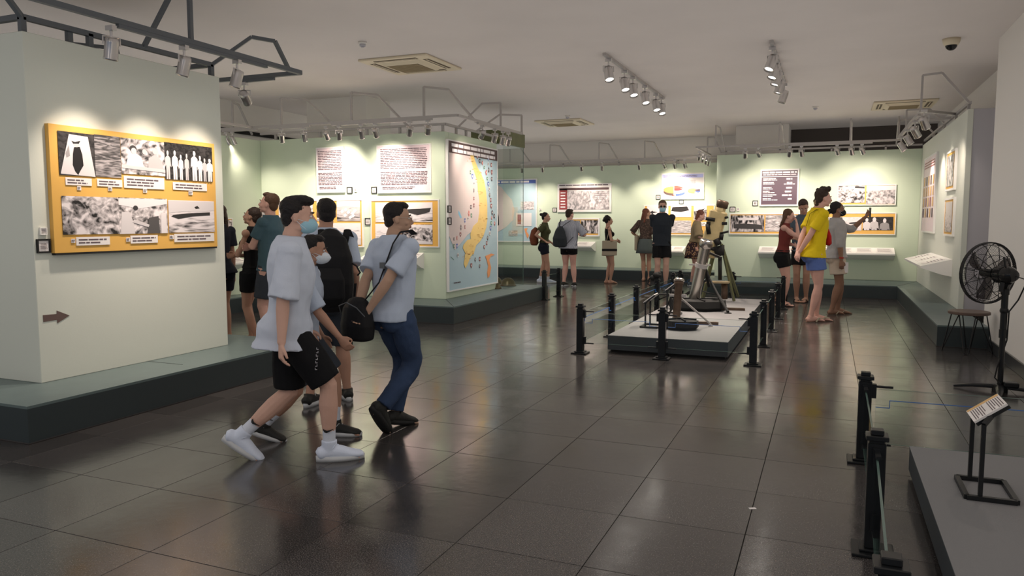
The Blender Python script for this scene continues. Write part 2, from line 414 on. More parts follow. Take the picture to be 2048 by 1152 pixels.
def man(cx, base, h, w, g=.62, lean=0):
    """a standing figure in a printed photograph"""
    f = lambda a, c: (cx+a*w+lean*c, base+c*h)
    return [(g, [f(-.28, 0), f(-.05, 0), f(0, .42), f(.06, 0), f(.30, 0), f(.30, .48), f(.52, .42), f(.42, .74), f(.12, .82), f(-.12, .82), f(-.42, .74), f(-.5, .42), f(-.3, .5)]),
            (g*1.08, [(cx+lean+.17*w*math.cos(a), base+h*.91+h*.09*math.sin(a)) for a in [k*PI/5 for k in range(10)]])]
def plaque(label, plane, pos, x0, y0, x1, y1, m='blackmat', group=None):
    b = Board('sign_plaque', label, 'sign', plane, pos, x0, y0, y1, x1, y0, y1, depth=.012, mback='caption', fr=m, fw=.012*(1 if m == 'blackmat' else .5), group=group)
    b.lines((-b.w*.24, b.h*.27, b.w*.24, b.h*.73), 5, seed=int(x0), gap=.35, ragged=.1)      # the code itself is left out: only faint print
    return b

# --- the large ochre board at the left
L = Board('photo_board', 'large ochre board with seven black and white photos on the near left partition', 'photo board', 'X', -5.35,
          94.4, 247.7, 506, 425.5, 287, 495, depth=.045)
bm = BM(); box(bm, (-L.w/2+.01, -.04, -.012), (L.w/2-.01, 0, .004)); link('bottom_edge', bm, 'blackmat', L.t)
L.photo((108.5, 266, 181, 352), 'fine', .02, .06, [(.62, [(.3, .95), (.82, .93), (.99, 0), (.03, .03)]), (.30, [(.18, .5), (.28, .7), (.3, .45), (.2, .4)]),
        (.02, [(.42, .66), (.58, .68), (.64, .5), (.66, .25), (.55, .1), (.5, .02), (.42, .1), (.36, .25), (.38, .5)]), (.5, [(.4, .72), (.6, .74), (.5, .66)]), (.03, [(.36, .8), (.45, .78), (.6, .82), (.56, .75), (.4, .74)])])
L.photo((181.5, 272, 233, 354.5), 'water', .06, .40)
L.photo((234, 280.5, 321, 350), 'crowd', .05, .75, [(.66, [(.1, .25), (.15, .5), (.3, .62), (.45, .5), (.5, .2)]), (.05, circ(.27, .72, .08, .1)), (.55, circ(.28, .66, .06, .09)),
        (.45, [(.6, .2), (.62, .5), (.78, .62), (.92, .45), (.97, .15)]), (.5, circ(.77, .7, .06, .09)), (.55, [(0, .16), (0, .25), (1, .2), (1, .1)]), (.5, circ(.52, .66, .05, .08))])
sh = []
for cx, h, ww in ((.06, .78, .12), (.2, .8, .13), (.32, .7, .1), (.44, .74, .1), (.6, .84, .16), (.72, .72, .12), (.82, .66, .1), (.93, .66, .15)): sh += man(cx, 0, h, ww, rnd.uniform(.45, .75))
L.photo((321.5, 290, 416.8, 361), 'fine', .01, .05, sh)
L.photo((116, 393.5, 229.5, 468.5), 'crowd', .02, .72)
L.photo((229.8, 396.5, 327, 467), 'crowd', .04, .78, [(.72, [(0, .98), (0, .8), (.4, .7), (1, .85), (1, .98)]), (.04, circ(.33, .72, .05, .07)), (.6, [(.02, 0), (.05, .6), (.2, .62), (.28, .3), (.3, 0)]),
        (.08, [(.55, 0), (.6, .45), (.8, .5), (.82, 0)]), (.68, [(.85, 0), (.86, .6), (.97, .6), (.98, 0)]), (.55, [(.3, .4), (.6, .25), (.58, .18), (.25, .32)])])
L.photo((329.5, 401.5, 420.7, 464.5), 'land', .03, .70, [(.60, [(0, .98), (0, .6), (.3, .66), (.6, .64), (1, .7), (1, .98)]), (.03, [(.05, .5), (.1, .55), (.4, .6), (.9, .64), (.9, .54), (.5, .5), (.2, .42)]), (.02, [(.55, .8), (.62, .84), (.67, .76), (.58, .74)])])
for px, n in (((122.5, 356, 175, 371), 2), ((186, 359, 236, 373.5), 2), ((239.7, 354, 320.5, 377.5), 3), ((338, 366, 406, 381), 2), ((144, 473.5, 211.5, 490), 2), ((253, 470.5, 307.5, 486), 2), ((340.7, 467, 420.7, 483), 2)):
    L.caption(px, n)
for x, y in ((149.8, 376.5), (211.8, 378), (282, 381.5), (373.4, 386), (138, 481.5), (248, 479), (335.5, 474)): L.caption((x-4, y-4, x+4, y+4), 3)
plaque('black framed square sign card low beside the large ochre board', 'X', -5.35, 72, 478, 99, 506)
plaque('small grey card above the black framed sign beside the large ochre board', 'X', -5.35, 78, 455, 92, 470, 'shelf')
P = Board('arrow_sign', 'brown arrow pointing right, low on the near left partition', 'sign', 'X', -5.35, 85, 622, 647, 138, 622, 647, depth=.001, mback='pale')
for o in list(P.t.children): bpy.data.objects.remove(o)
bm = BM(); pts = [P.loc(x/3.388, 560+y/3.388) for x, y in ((290, 238), (383, 230), (383, 207), (470, 240), (387, 293), (385, 270), (293, 285))]
prism(bm, pts, -.003, -.0005); link('arrow', bm, 'brownarrow', P.t)

# --- text sheets and photo boards on the middle partition
for lab, c, n1 in (('narrow pinkish text sheet, glaring white in the lamp light, beside the column', (635, 295.4, 385.5, 690, 293.5, 385.5), 24),
               ('wide pinkish text sheet high on the map partition', (756, 291, 386, 863.7, 287.5, 386), 24)):
    T_ = Board('text_panel', lab, 'information panel', 'Y', 10.3, *c, depth=.03, mback='pinkpaper', fr='whiteframe', fw=.018)
    wd, ht = T_.w/2, T_.h
    T_.lines((-wd*.86, ht*.50, wd*.88, ht*.93), 12, seed=3, gap=.38, ragged=.03)
    T_.lines((-wd*.86, ht*.17, wd*.88, ht*.45), 9, seed=5, gap=.38, ragged=.03)
    T_.lines((-wd*.8, ht*.08, wd*.5, ht*.14), 2, seed=6, gap=.4, ragged=.3)
plaque('black framed sign card at the foot of the narrow pinkish text sheet', 'Y', 10.3, 694.5, 374, 705.3, 387)
plaque('tiny pale card right of the sign card by the narrow text sheet', 'Y', 10.3, 709, 377, 714.6, 384, 'shelf')
plaque('black framed sign card at the left foot of the wide pinkish text sheet', 'Y', 10.3, 743.4, 373.5, 754.3, 387)
plaque('black framed sign card between the two ochre boards on the map partition', 'Y', 10.3, 730.6, 436, 742, 450)
A = Board('photo_board', 'wide ochre photo board behind the crossed-arm visitors', 'photo board', 'Y', 10.3, 497, 401, 491, 728, 400, 494, fr='whiteframe', fw=.016)
A.photo((499, 403, 553, 442), 'crowd', .05, .7); A.photo((512, 446, 552, 485), 'land', .02, .3); A.photo((560, 404, 628, 442), 'land'); A.photo((560, 447, 640, 486), 'group')
A.photo((636, 402, 664.5, 442), 'land', .03, .65, [(.65, [(0, .98), (0, .7), (1, .7), (1, .98)])])
A.photo((676, 402, 722.5, 442), 'land', .03, .5, [(.6, [(0, .98), (0, .7), (.4, .74), (1, .68), (1, .98)])] + [(.7, [(x, y), (x+.1, y+.08), (x+.16, y-.03), (x+.06, y-.12)]) for x, y in ((.15, .5), (.3, .58), (.42, .45), (.28, .3), (.6, .4), (.7, .52), (.5, .2), (.62, .28))])
A.photo((656, 447, 664, 486), 'fine', .5, .7)
A.photo((669, 446, 724, 489), 'land', .03, .7, [(.6, [(0, 0), (0, .35), (.5, .42), (1, .3), (1, 0)]), (.62, [(.1, .4), (.15, .75), (.4, .8), (.55, .6), (.5, .42)])])
B_ = Board('photo_board', 'ochre photo board beside the map, behind the jeans visitor', 'photo board', 'Y', 10.3, 743.5, 400, 491, 880, 399, 497, fr='whiteframe', fw=.016)
B_.photo((753, 405, 802, 444), 'land', .2, .75); B_.photo((753, 448, 800, 487), 'land')
B_.photo((809, 405, 867, 444), 'land', .03, .72, [(.70, [(0, .98), (0, .68), (1, .7), (1, .98)]), (.04, [(.1, .5), (.15, .66), (.6, .68), (.95, .72), (.9, .5), (.5, .35)])])
B_.photo((806, 449, 867, 488), 'crowd', .02, .72, [(.70, [(0, .98), (0, .8), (.5, .86), (1, .78), (1, .98)]), (.62, [(0, 0), (0, .15), (.5, .2), (1, .1), (1, 0)])])
Sx = Board('photo_board', 'narrow ochre photo board just past the near left partition', 'photo board', 'X', -8.9, 444, 436, 490, 463, 436, 489, fr='whiteframe', fw=.016)
Sx.photo((446, 440, 461, 482), 'crowd')

def lectern(label, plane, pos, xl, xr, y, drop=.10, proj=.30, n=3, yl=None):
    """sloping white label shelf fixed to the wall, with a wedge-shaped underside"""
    b = Board('label_shelf', label, 'shelf', plane, pos, xl, y, y+5, xr, yl or y, (yl or y)+5, depth=.005, mback='shelf')
    for o in list(b.t.children): bpy.data.objects.remove(o)
    wd = b.w/2
    bm = BM(); f = [(-.0, .05), (-proj, -.055), (-proj, -.085), (-proj*.93, -.09), (-proj*.35, -.17), (0, -.2)]
    a = [bm.verts.new((-wd, yy, zz)) for yy, zz in f]; c = [bm.verts.new((wd, yy, zz)) for yy, zz in f]; k = len(f)
    bm.faces.new(a); bm.faces.new(c[::-1])
    for i in range(k): bm.faces.new((a[i], c[i], c[(i+1) % k], a[(i+1) % k]))
    bmesh.ops.recalc_face_normals(bm, faces=bm.faces[:]); link('shelf_body', bm, 'shelf', b.t)
    th = math.atan2(.105, proj); mt = Matrix.Translation((0, -proj/2, -.002)) @ Matrix.Rotation(th, 4, 'X')
    for i in range(n):
        cx = -wd + (i+.5)*2*wd/n; hw = min(.16, wd/n*.8)
        bm = BM(); box(bm, (cx-hw, -proj*.36, .001), (cx+hw, proj*.36, .003), mtx=mt); p = link('caption', bm, 'caption', b.t)
        bm = BM()
        for q in range(5): box(bm, (cx-hw*.85, proj*.3-q*.045-.012, .003), (cx+hw*(.85-.2*(q % 2)), proj*.3-q*.045, .004), mtx=mt)
        link('text_lines', bm, 'ink', p)
    return b
lectern('white sloping label shelf behind the crossed-arm visitors', 'Y', 10.3, 486, 716, 508, n=5)
lectern('white sloping label shelf under the ochre board beside the map', 'Y', 10.3, 738, 848, 506, n=3)
lectern('white label shelf end showing just past the near left partition', 'X', -8.9, 440, 468, 512, n=1)

# --- the tall map
Mp = Board('map_panel', 'tall blue wall map with a yellow country and brown title band', 'map', 'X', -5.4, 891.8, 279.6, 583, 991.3, 298, 567, depth=.04, mback='mapsea', fr='whiteframe', fw=.02)
wd, ht = Mp.w/2, Mp.h
def MP(pts, m, name='print', lift=.0025, parent=None, off=0):
    bm = BM(); prism(bm, pts, -Mp.d-lift-off, -Mp.d-lift+.001); return link(name, bm, m, parent or Mp.t)
def mpx(pts): return [Mp.loc(x, y) for x, y in pts]
land = [(893, 300), (934, 305), (946, 330), (957, 350), (958, 420), (950, 455), (930, 470), (921, 482), (905, 500), (893, 470)]
MP(mpx(land), 'mapland', 'pale_land', .0015)
yel = [(934, 304), (941, 306), (945, 320), (951, 336), (958, 348), (964, 362), (968, 385), (970, 410), (970, 440), (968, 455), (962, 472), (956, 482), (948, 490), (943, 506), (936, 514), (930, 530), (926, 536), (923, 528),
       (926, 506), (921, 496), (922, 490), (930, 480), (937, 478), (936, 468), (942, 452), (951, 444), (954, 425), (954, 400), (951, 380), (950, 362), (944, 345), (939, 325)]
ye = MP(mpx(yel), 'mapyellow', 'yellow_land', .003)
bm = BM(); r4 = random.Random(4)
for i in range(70):
    t = r4.random(); q = yel[2+int(t*13)]; x, y = q[0]-r4.uniform(2, 18), q[1]+r4.uniform(-4, 4); u, z = Mp.loc(x, y); l = r4.uniform(.02, .09)
    box(bm, (u, -Mp.d-.0045, z), (u+l, -Mp.d-.0035, z+.009))
link('place_names', bm, 'tan', ye)
u0, z0, u1, z1 = -wd+.02, ht-.20, wd-.02, ht-.02
tb = Mp.flat('title_band', 'mapband', r=(u0, z0, u1, z1), lift=.003)
Mp.lines((u0+.1, z0+.09, u1-.1, z1-.02), 1, 'inkwhite', 2, tb, gap=.7, ragged=.02, lift=.005)
Mp.lines((u0+.12, z0+.015, u1-.08, z0+.075), 1, 'inkwhite', 9, tb, gap=.8, ragged=.02, lift=.005)
MP(mpx([(966, 512), (978, 507), (985, 509), (977, 513), (974, 520), (978, 535), (975, 552), (971, 556), (970, 545), (972, 532), (969, 520)]), 'orange', 'inset_map')
em = ['maroon', 'ink', 'red', 'green', 'blue', 'caption', 'ink', 'maroon']
sea = [(950, 314), (955, 322), (960, 326), (964, 335), (972, 318), (972, 328), (973, 340), (978, 330), (979, 345), (979, 358), (968, 345), (970, 357), (972, 368), (974, 378), (975, 390), (977, 400), (978, 412), (980, 425), (979, 436), (978, 446), (977, 456), (975, 466), (971, 476), (969, 486), (964, 494), (984, 432), (985, 447),
       (936, 345), (940, 353), (943, 367), (943, 381), (943, 397), (943, 411), (937, 414), (933, 427), (938, 431), (925, 441), (931, 437), (917, 455), (925, 454), (916, 469), (903, 478), (909, 476), (903, 492), (909, 492), (911, 510), (946, 519), (955, 518), (938, 531), (955, 532)]
for i, (x, y) in enumerate(sea):
    u, z = Mp.loc(x, y); s_ = r4.uniform(.022, .034); m = em[i % 8]
    bm = BM()
    k = i % 4
    pts = [(-s_, s_*1.2), (s_, s_*1.2), (s_, -s_*.3), (0, -s_*1.5), (-s_, -s_*.3)] if k == 0 else [(s_*math.cos(a), s_*1.2*math.sin(a)) for a in [q*PI/5 for q in range(10)]] if k == 1 else [(0, s_*1.5), (s_, 0), (0, -s_*1.5), (-s_, 0)] if k == 2 else [(-s_*.7, s_), (s_*.7, s_), (s_*.7, -s_), (-s_*.7, -s_)]
    prism(bm, [(u+a, z+c) for a, c in pts], -Mp.d-.0045, -Mp.d-.003)
    e = link('emblem', bm, m, Mp.t)
    bm = BM(); prism(bm, [(u+a*.45, z+c*.45) for a, c in pts], -Mp.d-.0055, -Mp.d-.0045); link('emblem_mark', bm, 'caption' if m != 'caption' else 'ink', e)
MP(mpx([(912, 421), (915, 425), (919, 435), (916, 437), (912, 428)]), 'lightblue', 'lake')
MP(mpx([(897, 513), (903, 519), (903, 520), (897, 514)]), 'green', 'scale_mark'); Mp.lines((*[Mp.loc(903, 567)[0], Mp.loc(903, 568)[1]], Mp.loc(918, 566)[0], Mp.loc(903, 564)[1]), 1, seed=4)
for y in (436, 412):
    plaque('black framed sign card stuck on the left edge of the tall map, %s' % ('lower one' if y == 436 else 'upper one'), 'X', -5.4+.045, 894.5, y-1, 901.5, y+13.5)

# --- far back wall (Y = 19.1)
YB = 19.1
m2 = Board('map_panel', 'second wall map seen through the glass case at the far back', 'map', 'Y', YB, 962, 360, 484, 1074.5, 357, 483.7, mback='mapsea', fr='whiteframe', fw=.03)
m2.flat('title_band', 'blue', (966, 360.5, 1072, 367.5)); m2.lines(m2.rect(980, 361, 1070, 367), 1, 'inkwhite', 5, gap=.6, lift=.005)
bm = BM(); prism(bm, [m2.loc(x, y) for x, y in ((993, 369), (1003, 374), (1014, 388), (1025, 400), (1030, 420), (1027, 440), (1012, 455), (1000, 462), (993, 466))], -m2.d-.0035, -m2.d-.002); link('yellow_land', bm, 'mapland', m2.t)
m2.flat('inset_photo', photomat('inset print a', 71, 'crowd', .3, .7), (1042, 403, 1069, 419)); m2.flat('inset_photo', 'caption', (1033, 426, 1064, 452)); m2.flat('inset_photo', 'maroon', (1036, 429, 1043, 448.5), lift=.004)
m2.flat('inset_photo', photomat('inset print b', 75, 'crowd', .2, .6), (1018, 461, 1036, 472)); m2.flat('inset_label', 'caption', (999, 416, 1008, 427))
bm = BM(); prism(bm, [m2.loc(x, y) for x, y in ((1049, 457), (1056, 456), (1054, 463), (1059, 470), (1056, 477), (1053, 470), (1051, 463))], -m2.d-.0035, -m2.d-.002); link('inset_map', bm, 'orange', m2.t)
c1 = Board('picture_panel', 'white bordered picture panel with a red column above the backpack visitor', 'information panel', 'Y', YB, 1115.8, 368, 424.4, 1223.4, 366.5, 423.5, mback='caption', fr='whiteframe', fw=.02)
c1.lines(c1.rect(1119.5, 368.5, 1218, 372), 1, 'ink', 4, gap=.5, ragged=.02)
rc = c1.flat('red_column', 'maroon', (1119.4, 378.6, 1135, 419)); c1.lines(c1.rect(1122, 383, 1132, 417), 6, 'inkwhite', 8, rc, gap=.35, lift=.004)
c1.flat('dark_strip', 'mapband', (1119.4, 375.6, 1218.5, 380)); c1.photo((1135.4, 381.5, 1219, 418.7), 'crowd', .25, .7)
c1.lines(c1.rect(1190, 385, 1216, 400), 4, 'ink', 12, gap=.2, lift=.005)
c2 = Board('photo_board', 'small ochre photo board below the picture panel with the red column', 'photo board', 'Y', YB, 1142, 437, 472.5, 1199.7, 435.2, 472.7, fr='whiteframe', fw=.035)
c2.photo((1146, 441, 1160.8, 466), 'crowd', .02, .2); c2.photo((1162.6, 440.3, 1197.6, 466.7), 'group', .02, .75)
lectern('white sloping label shelf below the small ochre photo board', 'Y', YB, 1148, 1192, 482, n=1, proj=.45)
plaque('black framed sign card left of the picture panel with the red column', 'Y', YB, 1105.5, 415.5, 1113.8, 424.2)
plaque('tiny pale card beside the second wall map', 'Y', YB, 1079, 417, 1083, 421, 'shelf')
c3 = Board('pie_chart_panel', 'white panel with coloured pie charts over the masked man in the dark tee', 'information panel', 'Y', YB, 1323.2, 347, 398.7, 1408.5, 345.5, 398.7, mback='caption', fr='whiteframe', fw=.02)
c3.flat('header_band', 'lilac', (1325, 348.6, 1406.8, 355.6)); TONES['x'] = M['tan']
c3.lines(c3.rect(1328, 350, 1404, 354.5), 2, 'purple', 4, gap=.35, lift=.004)
def wedge(cx, cy, rx, ry, a0, a1, m, side, dy=4, name='pie_slice'):
    top = [c3.loc(cx, cy)] + [c3.loc(cx+rx*math.cos(a0+(a1-a0)*i/12), cy-ry*math.sin(a0+(a1-a0)*i/12)) for i in range(13)]
    bm = BM(); prism(bm, top, -c3.d-.005, -c3.d-.004); o = link(name, bm, m, c3.t)
    bot = [(u, z-abs(c3.loc(cx, cy+dy)[1]-c3.loc(cx, cy)[1])) for u, z in top]
    bm = BM(); prism(bm, [(min(p[0] for p in top), sum(p[1] for p in top[1:])/13-.0)] and bot, -c3.d-.004, -c3.d-.002)
    link('slice_side', bm, side, o)
wedge(1347.5, 380, 20, 7, PI*.5, PI*1.5, 'tan', 'brownarrow'); wedge(1349, 377, 17, 5.5, PI*.02, PI*.5, 'red', 'maroon'); wedge(1352, 382, 18, 6, -PI*.5, PI*.12, 'lilac', 'blue')
wedge(1386, 380.5, 10, 3.6, PI*.2, PI*1.7, 'orange', 'tan', 2.5); wedge(1389, 380, 12, 3.2, -PI*.3, PI*.2, 'purple', 'blue', 2.5)
c3.lines(c3.rect(1344, 390, 1351, 392), 1, 'red', 4); c3.lines(c3.rect(1384, 390, 1394, 391), 1, 'ink', 4); c3.lines(c3.rect(1381, 360, 1392, 369), 4, 'ink', 7, gap=.2)
plaque('black framed sign card left of the pie chart panel, above the masked man', 'Y', YB, 1312, 390.2, 1320.6, 398.9)
plaque('black framed sign card hanging below the pie chart panel', 'Y', YB, 1358.4, 399.9, 1367.2, 408)
c4 = Board('photo_board', 'wide ochre photo board behind the masked man in the dark tee', 'photo board', 'Y', YB, 1288, 411, 470, 1429, 409.5, 471, fr='whiteframe', fw=.02)
c4.photo((1294.5, 412.3, 1337, 437), 'land', .06, .78, [(.70, [(.05, .95), (.05, .7), (.9, .7), (.9, .95)])] + [(.03, [(.12, .5), (.2, .56), (.25, .66), (.3, .56), (.5, .5), (.3, .44), (.25, .3), (.2, .44)])])
c4.photo((1342, 412, 1382.8, 434), 'land', .02, .78, [(.72, [(0, .5), (0, 0), (1, 0), (1, .6), (.6, .4)]), (.03, [(.02, .55), (.08, .9), (.8, .95), (.9, .6), (.5, .45), (.2, .5)])])
c4.photo((1387.7, 411, 1413.7, 440), 'group', .02, .8, [(.72, [(0, 1), (0, .6), (1, .7), (1, 1)]), (.03, [(.15, .7), (.3, .55), (.4, .7), (.7, .75), (.85, .8), (.7, .6), (.5, .5), (.3, .4)])])
c4.photo((1342, 441, 1382.8, 466), 'water', .3, .75)
c4.caption((1388, 444, 1413, 452))
lectern('white sloping label shelf behind the masked man in the dark tee', 'Y', YB, 1300, 1372, 491, n=3, proj=.45)

# --- right rear wall (Y = 17)
YR = 17.0
d1 = Board('number_board', 'dark purple board with white rows of text and figures', 'information panel', 'Y', YR, 1520.3, 339.6, 411.8, 1597.6, 337.2, 412.2, mback='purple', fr='whiteframe', fw=.028)
wd, ht = d1.w/2, d1.h
d1.lines((-wd*.88, ht*.885, wd*.88, ht*.94), 1, 'inkwhite', 2, gap=.75, ragged=0); d1.lines((-wd*.85, ht*.83, wd*.85, ht*.875), 1, 'pinkpaper', 3, gap=.6, ragged=0)
bm = BM(); box(bm, (-wd*.93, -d1.d-.003, ht*.79), (wd*.93, -d1.d-.001, ht*.803)); link('rule', bm, 'inkwhite', d1.t)
for i, (z, l1, l2, nx) in enumerate(((.74, .66, .72, .30), (.635, .55, .58, .27), (.50, .44, .5, .3), (.40, .34, .6, .36), (.30, .7, .5, .5), (.20, .42, .76, .2))):
    d1.lines((-wd*.84, ht*(z-.012), -wd*.84+wd*l1, ht*(z+.02)), 1, 'inkwhite', i, gap=.8, ragged=0, name='row_text'); d1.lines((-wd*.84, ht*(z-.05), -wd*.84+wd*l2, ht*(z-.02)), 1, 'inkwhite', i+20, gap=.7, ragged=0, name='row_text')
    d1.lines((wd*(.66-nx), ht*(z-.035), wd*.66, ht*(z+.018)), 1, 'inkwhite', i+40, gap=.8, ragged=0, name='figures')
d1.lines((wd*.24, ht*.575, wd*.8, ht*.61), 1, 'pinkpaper', 77, gap=.8, ragged=0, name='figures')
plaque('black framed sign card at the left foot of the dark number board', 'Y', YR, 1505, 401.2, 1516, 411.8)
plaque('black framed sign card above the left end of the low ochre board', 'Y', YR, 1459.6, 413.4, 1471, 424)
plaque('tiny pale card right of the sign card above the low ochre board', 'Y', YR, 1473.4, 416, 1478.6, 422, 'shelf')
d2 = Board('photo_board', 'low ochre photo board behind the embracing couple', 'photo board', 'Y', YR, 1458.8, 427, 468.3, 1612, 426, 470, fr='whiteframe', fw=.022)
d2.photo((1461.5, 430.5, 1528.5, 463.5), 'group', .02, .7, [(.05, [(.1, .2), (.1, .45), (.4, .5), (.8, .45), (.95, .4), (.95, .15)]), (.6, [(.2, .85), (.25, .7), (.8, .7), (.85, .85)])]); d2.photo((1531, 430, 1575, 463), 'water', .2, .75); d2.photo((1578, 430, 1608, 463), 'crowd')
d3 = Board('photo_board', 'upper right ochre photo board near the corner', 'photo board', 'Y', YR, 1675, 370, 410, 1792, 368.8, 411.6, fr='whiteframe', fw=.016)
d3.photo((1677, 372, 1729.4, 405.7), 'crowd', .02, .78, [(.70, [(.2, .95), (.2, .8), (.6, .8), (.95, .7), (.95, .95)]), (.03, [(.62, .98), (.62, .86), (.98, .84), (.98, .94)])]); d3.photo((1732.4, 371.3, 1790.3, 408), 'crowd', .12, .6, [(.66, [(0, 1), (0, .72), (1, .76), (1, 1)])])
d4 = Board('photo_board', 'lower right ochre photo board with three portraits near the corner', 'photo board', 'Y', YR, 1650, 426, 469, 1791.4, 425.3, 469.8, fr='whiteframe', fw=.016)
d4.photo((1652, 434, 1672, 460), 'crowd'); d4.photo((1676, 434, 1723, 461), 'fine', .55, .72, [(.05, [(.45, .55), (.55, .6), (.9, .66), (.95, .6), (.85, .5), (.5, .48)])])
d4.photo((1725.6, 433.6, 1786, 460.3), 'fine', .01, .05, man(.13, -.55, 1.45, .3, .62) + man(.38, -.55, 1.52, .3, .5) + man(.72, -.6, 1.45, .34, .3) + [(.66, circ(.38, .78, .06, .17)), (.68, circ(.72, .72, .055, .17))])
lectern('long white label shelf under the rear photo boards behind the phone visitor', 'Y', YR, 1519, 1788, 494, n=7, proj=.36)
# --- right wall (X = 1.65)
e1 = Board('chart_panel', 'tall narrow poster of printed faces on the right hand partition', 'information panel', 'R', 1.65, 1849.3, 319.6, 464.7, 1874, 306.5, 467.5, mback='pinkpaper', fr='whiteframe', fw=.03)
for k, m in enumerate(('mapband', 'tan', 'maroon', 'ink')): 
    for q in range(5): e1.flat('portrait', m if (q+k) % 2 else 'tan', r=(-e1.w/2+.1+q*.55*e1.w/3, e1.h*(.62-.14*k), -e1.w/2+.1+q*.55*e1.w/3+.16, e1.h*(.62-.14*k)+.16)) if -e1.w/2+.1+q*.55*e1.w/3+.16 < e1.w/2 else None
e1.lines((-e1.w*.42, e1.h*.84, e1.w*.42, e1.h*.94), 3, 'maroon', 4, gap=.4)
e2 = Board('photo_board', 'upper small ochre framed photo at the near end of the right partition', 'photo board', 'R', 1.65, 1896.5, 304.5, 381, 1914, 299, 381, fr='whiteframe', fw=.03); e2.photo((1898.5, 311, 1911.5, 372), 'crowd')
e3 = Board('photo_board', 'lower small ochre framed photo at the near end of the right partition', 'photo board', 'R', 1.65, 1892.5, 397, 470, 1911, 394.5, 475, fr='whiteframe', fw=.03); e3.photo((1895, 404, 1908.5, 464), 'land', .1, .5)
lectern('white sloping label shelf on the right hand partition near the stool', 'R', 1.65, 1861, 1905, 510, n=3, proj=.40, yl=516)

# ============================================================ LIGHTING RAILS AND SPOTLIGHTS
def rail_frame(label, segs, brackets=(), posts=(), m='steellt', tracks=(), w=.035):
    t = thing('lighting_rail', label, 'light rail')
    for a, c in segs:
        bm = BM(); bar(bm, a, c, w, w); link('rail', bm, m, t)
    for pts in brackets:
        bm = BM()
        for a, c in zip(pts, pts[1:]): bar(bm, a, c, w*.8, w*.8)
        link('bracket', bm, m, t)
    for a, c in posts:
        bm = BM(); bar(bm, a, c, w, w); link('post', bm, m, t)
    for a, c in tracks:
        bm = BM(); a, c = Vector(a), Vector(c); bar(bm, a-Vector((0, 0, .032)), c-Vector((0, 0, .032)), .036, .03); link('power_track', bm, m, t)
    return t
SPN = {}
def spot(pos, aim, rail, on=True, watts=None, scale=1.0, label=None, group=None, size=86, blend=1.0, lit=True):
    """spotlight: adaptor under the rail, U yoke, aluminium can with a rim and a lens, aimed at a point"""
    pos = Vector(pos); aim = Vector(aim); k = SPN.get(rail, 0); SPN[rail] = k+1
    t = thing('spotlight', label or ('silver spotlight, %s from the left along the %s' % (ORD[k], rail)), 'spotlight', pos, 0, group or ('spotlights on the '+rail))
    s = scale
    bm = BM(); box(bm, (-.03*s, -.018*s, -.03*s), (.03*s, .018*s, 0)); cyl(bm, (0, 0), .009*s, -.075*s, -.03*s, n=8); link('adaptor', bm, 'alu', t)
    piv = Vector((0, 0, -.12*s)); d = (aim-(pos+piv)).normalized(); x, y, z = frame_of(d, (0, 0, 1))
    R = Matrix((x, y, z)).transposed().to_4x4(); MT = Matrix.Translation(piv) @ R
    bm = BM(); top = Vector((0, 0, -.07*s))
    for sg in (-1, 1):
        p1 = top + x*.052*s*sg; p2 = piv + x*.052*s*sg
        tube(bm, [top, p1, p2], .0055*s, n=6)
    link('yoke', bm, 'alu', t)
    r = .042*s; bm = BM()
    prof = [(-.045*s, r*.35), (-.043*s, r*.9), (-.02*s, r), (.075*s, r), (.08*s, r*1.06), (.092*s, r*1.06)]
    rings = tube(bm, [(0, 0, p[0]) for p in prof], [p[1] for p in prof], n=20, caps=False, hint=(0, 1, 0))
    bm.faces.new(rings[0][::-1])
    inner = [bm.verts.new((v.co.x*.88, v.co.y*.88, .092*s)) for v in rings[-1]]; deep = [bm.verts.new((v.co.x*.8, v.co.y*.8, .07*s)) for v in rings[-1]]
    n = 20
    for i in range(n):
        bm.faces.new((rings[-1][i], rings[-1][(i+1) % n], inner[(i+1) % n], inner[i])); bm.faces.new((inner[i], inner[(i+1) % n], deep[(i+1) % n], deep[i]))
    bm.transform(MT); can = link('can', bm, 'alu', t, True)
    bm = BM(); q = bmesh.ops.create_circle(bm, cap_ends=True, radius=r*.86, segments=20, matrix=MT @ Matrix.Translation((0, 0, .076*s))); link('lens', bm, 'lens' if (on and lit) else 'lensoff', can)
    if on:
        ld = bpy.data.lights.new('lamp', 'SPOT'); ld.energy = (watts or SPOT_W)*KW; ld.spot_size = math.radians(size); ld.spot_blend = blend; ld.shadow_soft_size = .035*s; ld.color = (1, .86, .74)
        lo = bpy.data.objects.new('lamp', ld); C.objects.link(lo); lo.parent = t
        lo.matrix_local = MT @ Matrix.Translation((0, 0, .10*s)) @ Matrix.Rotation(PI, 4, 'X')
    return t

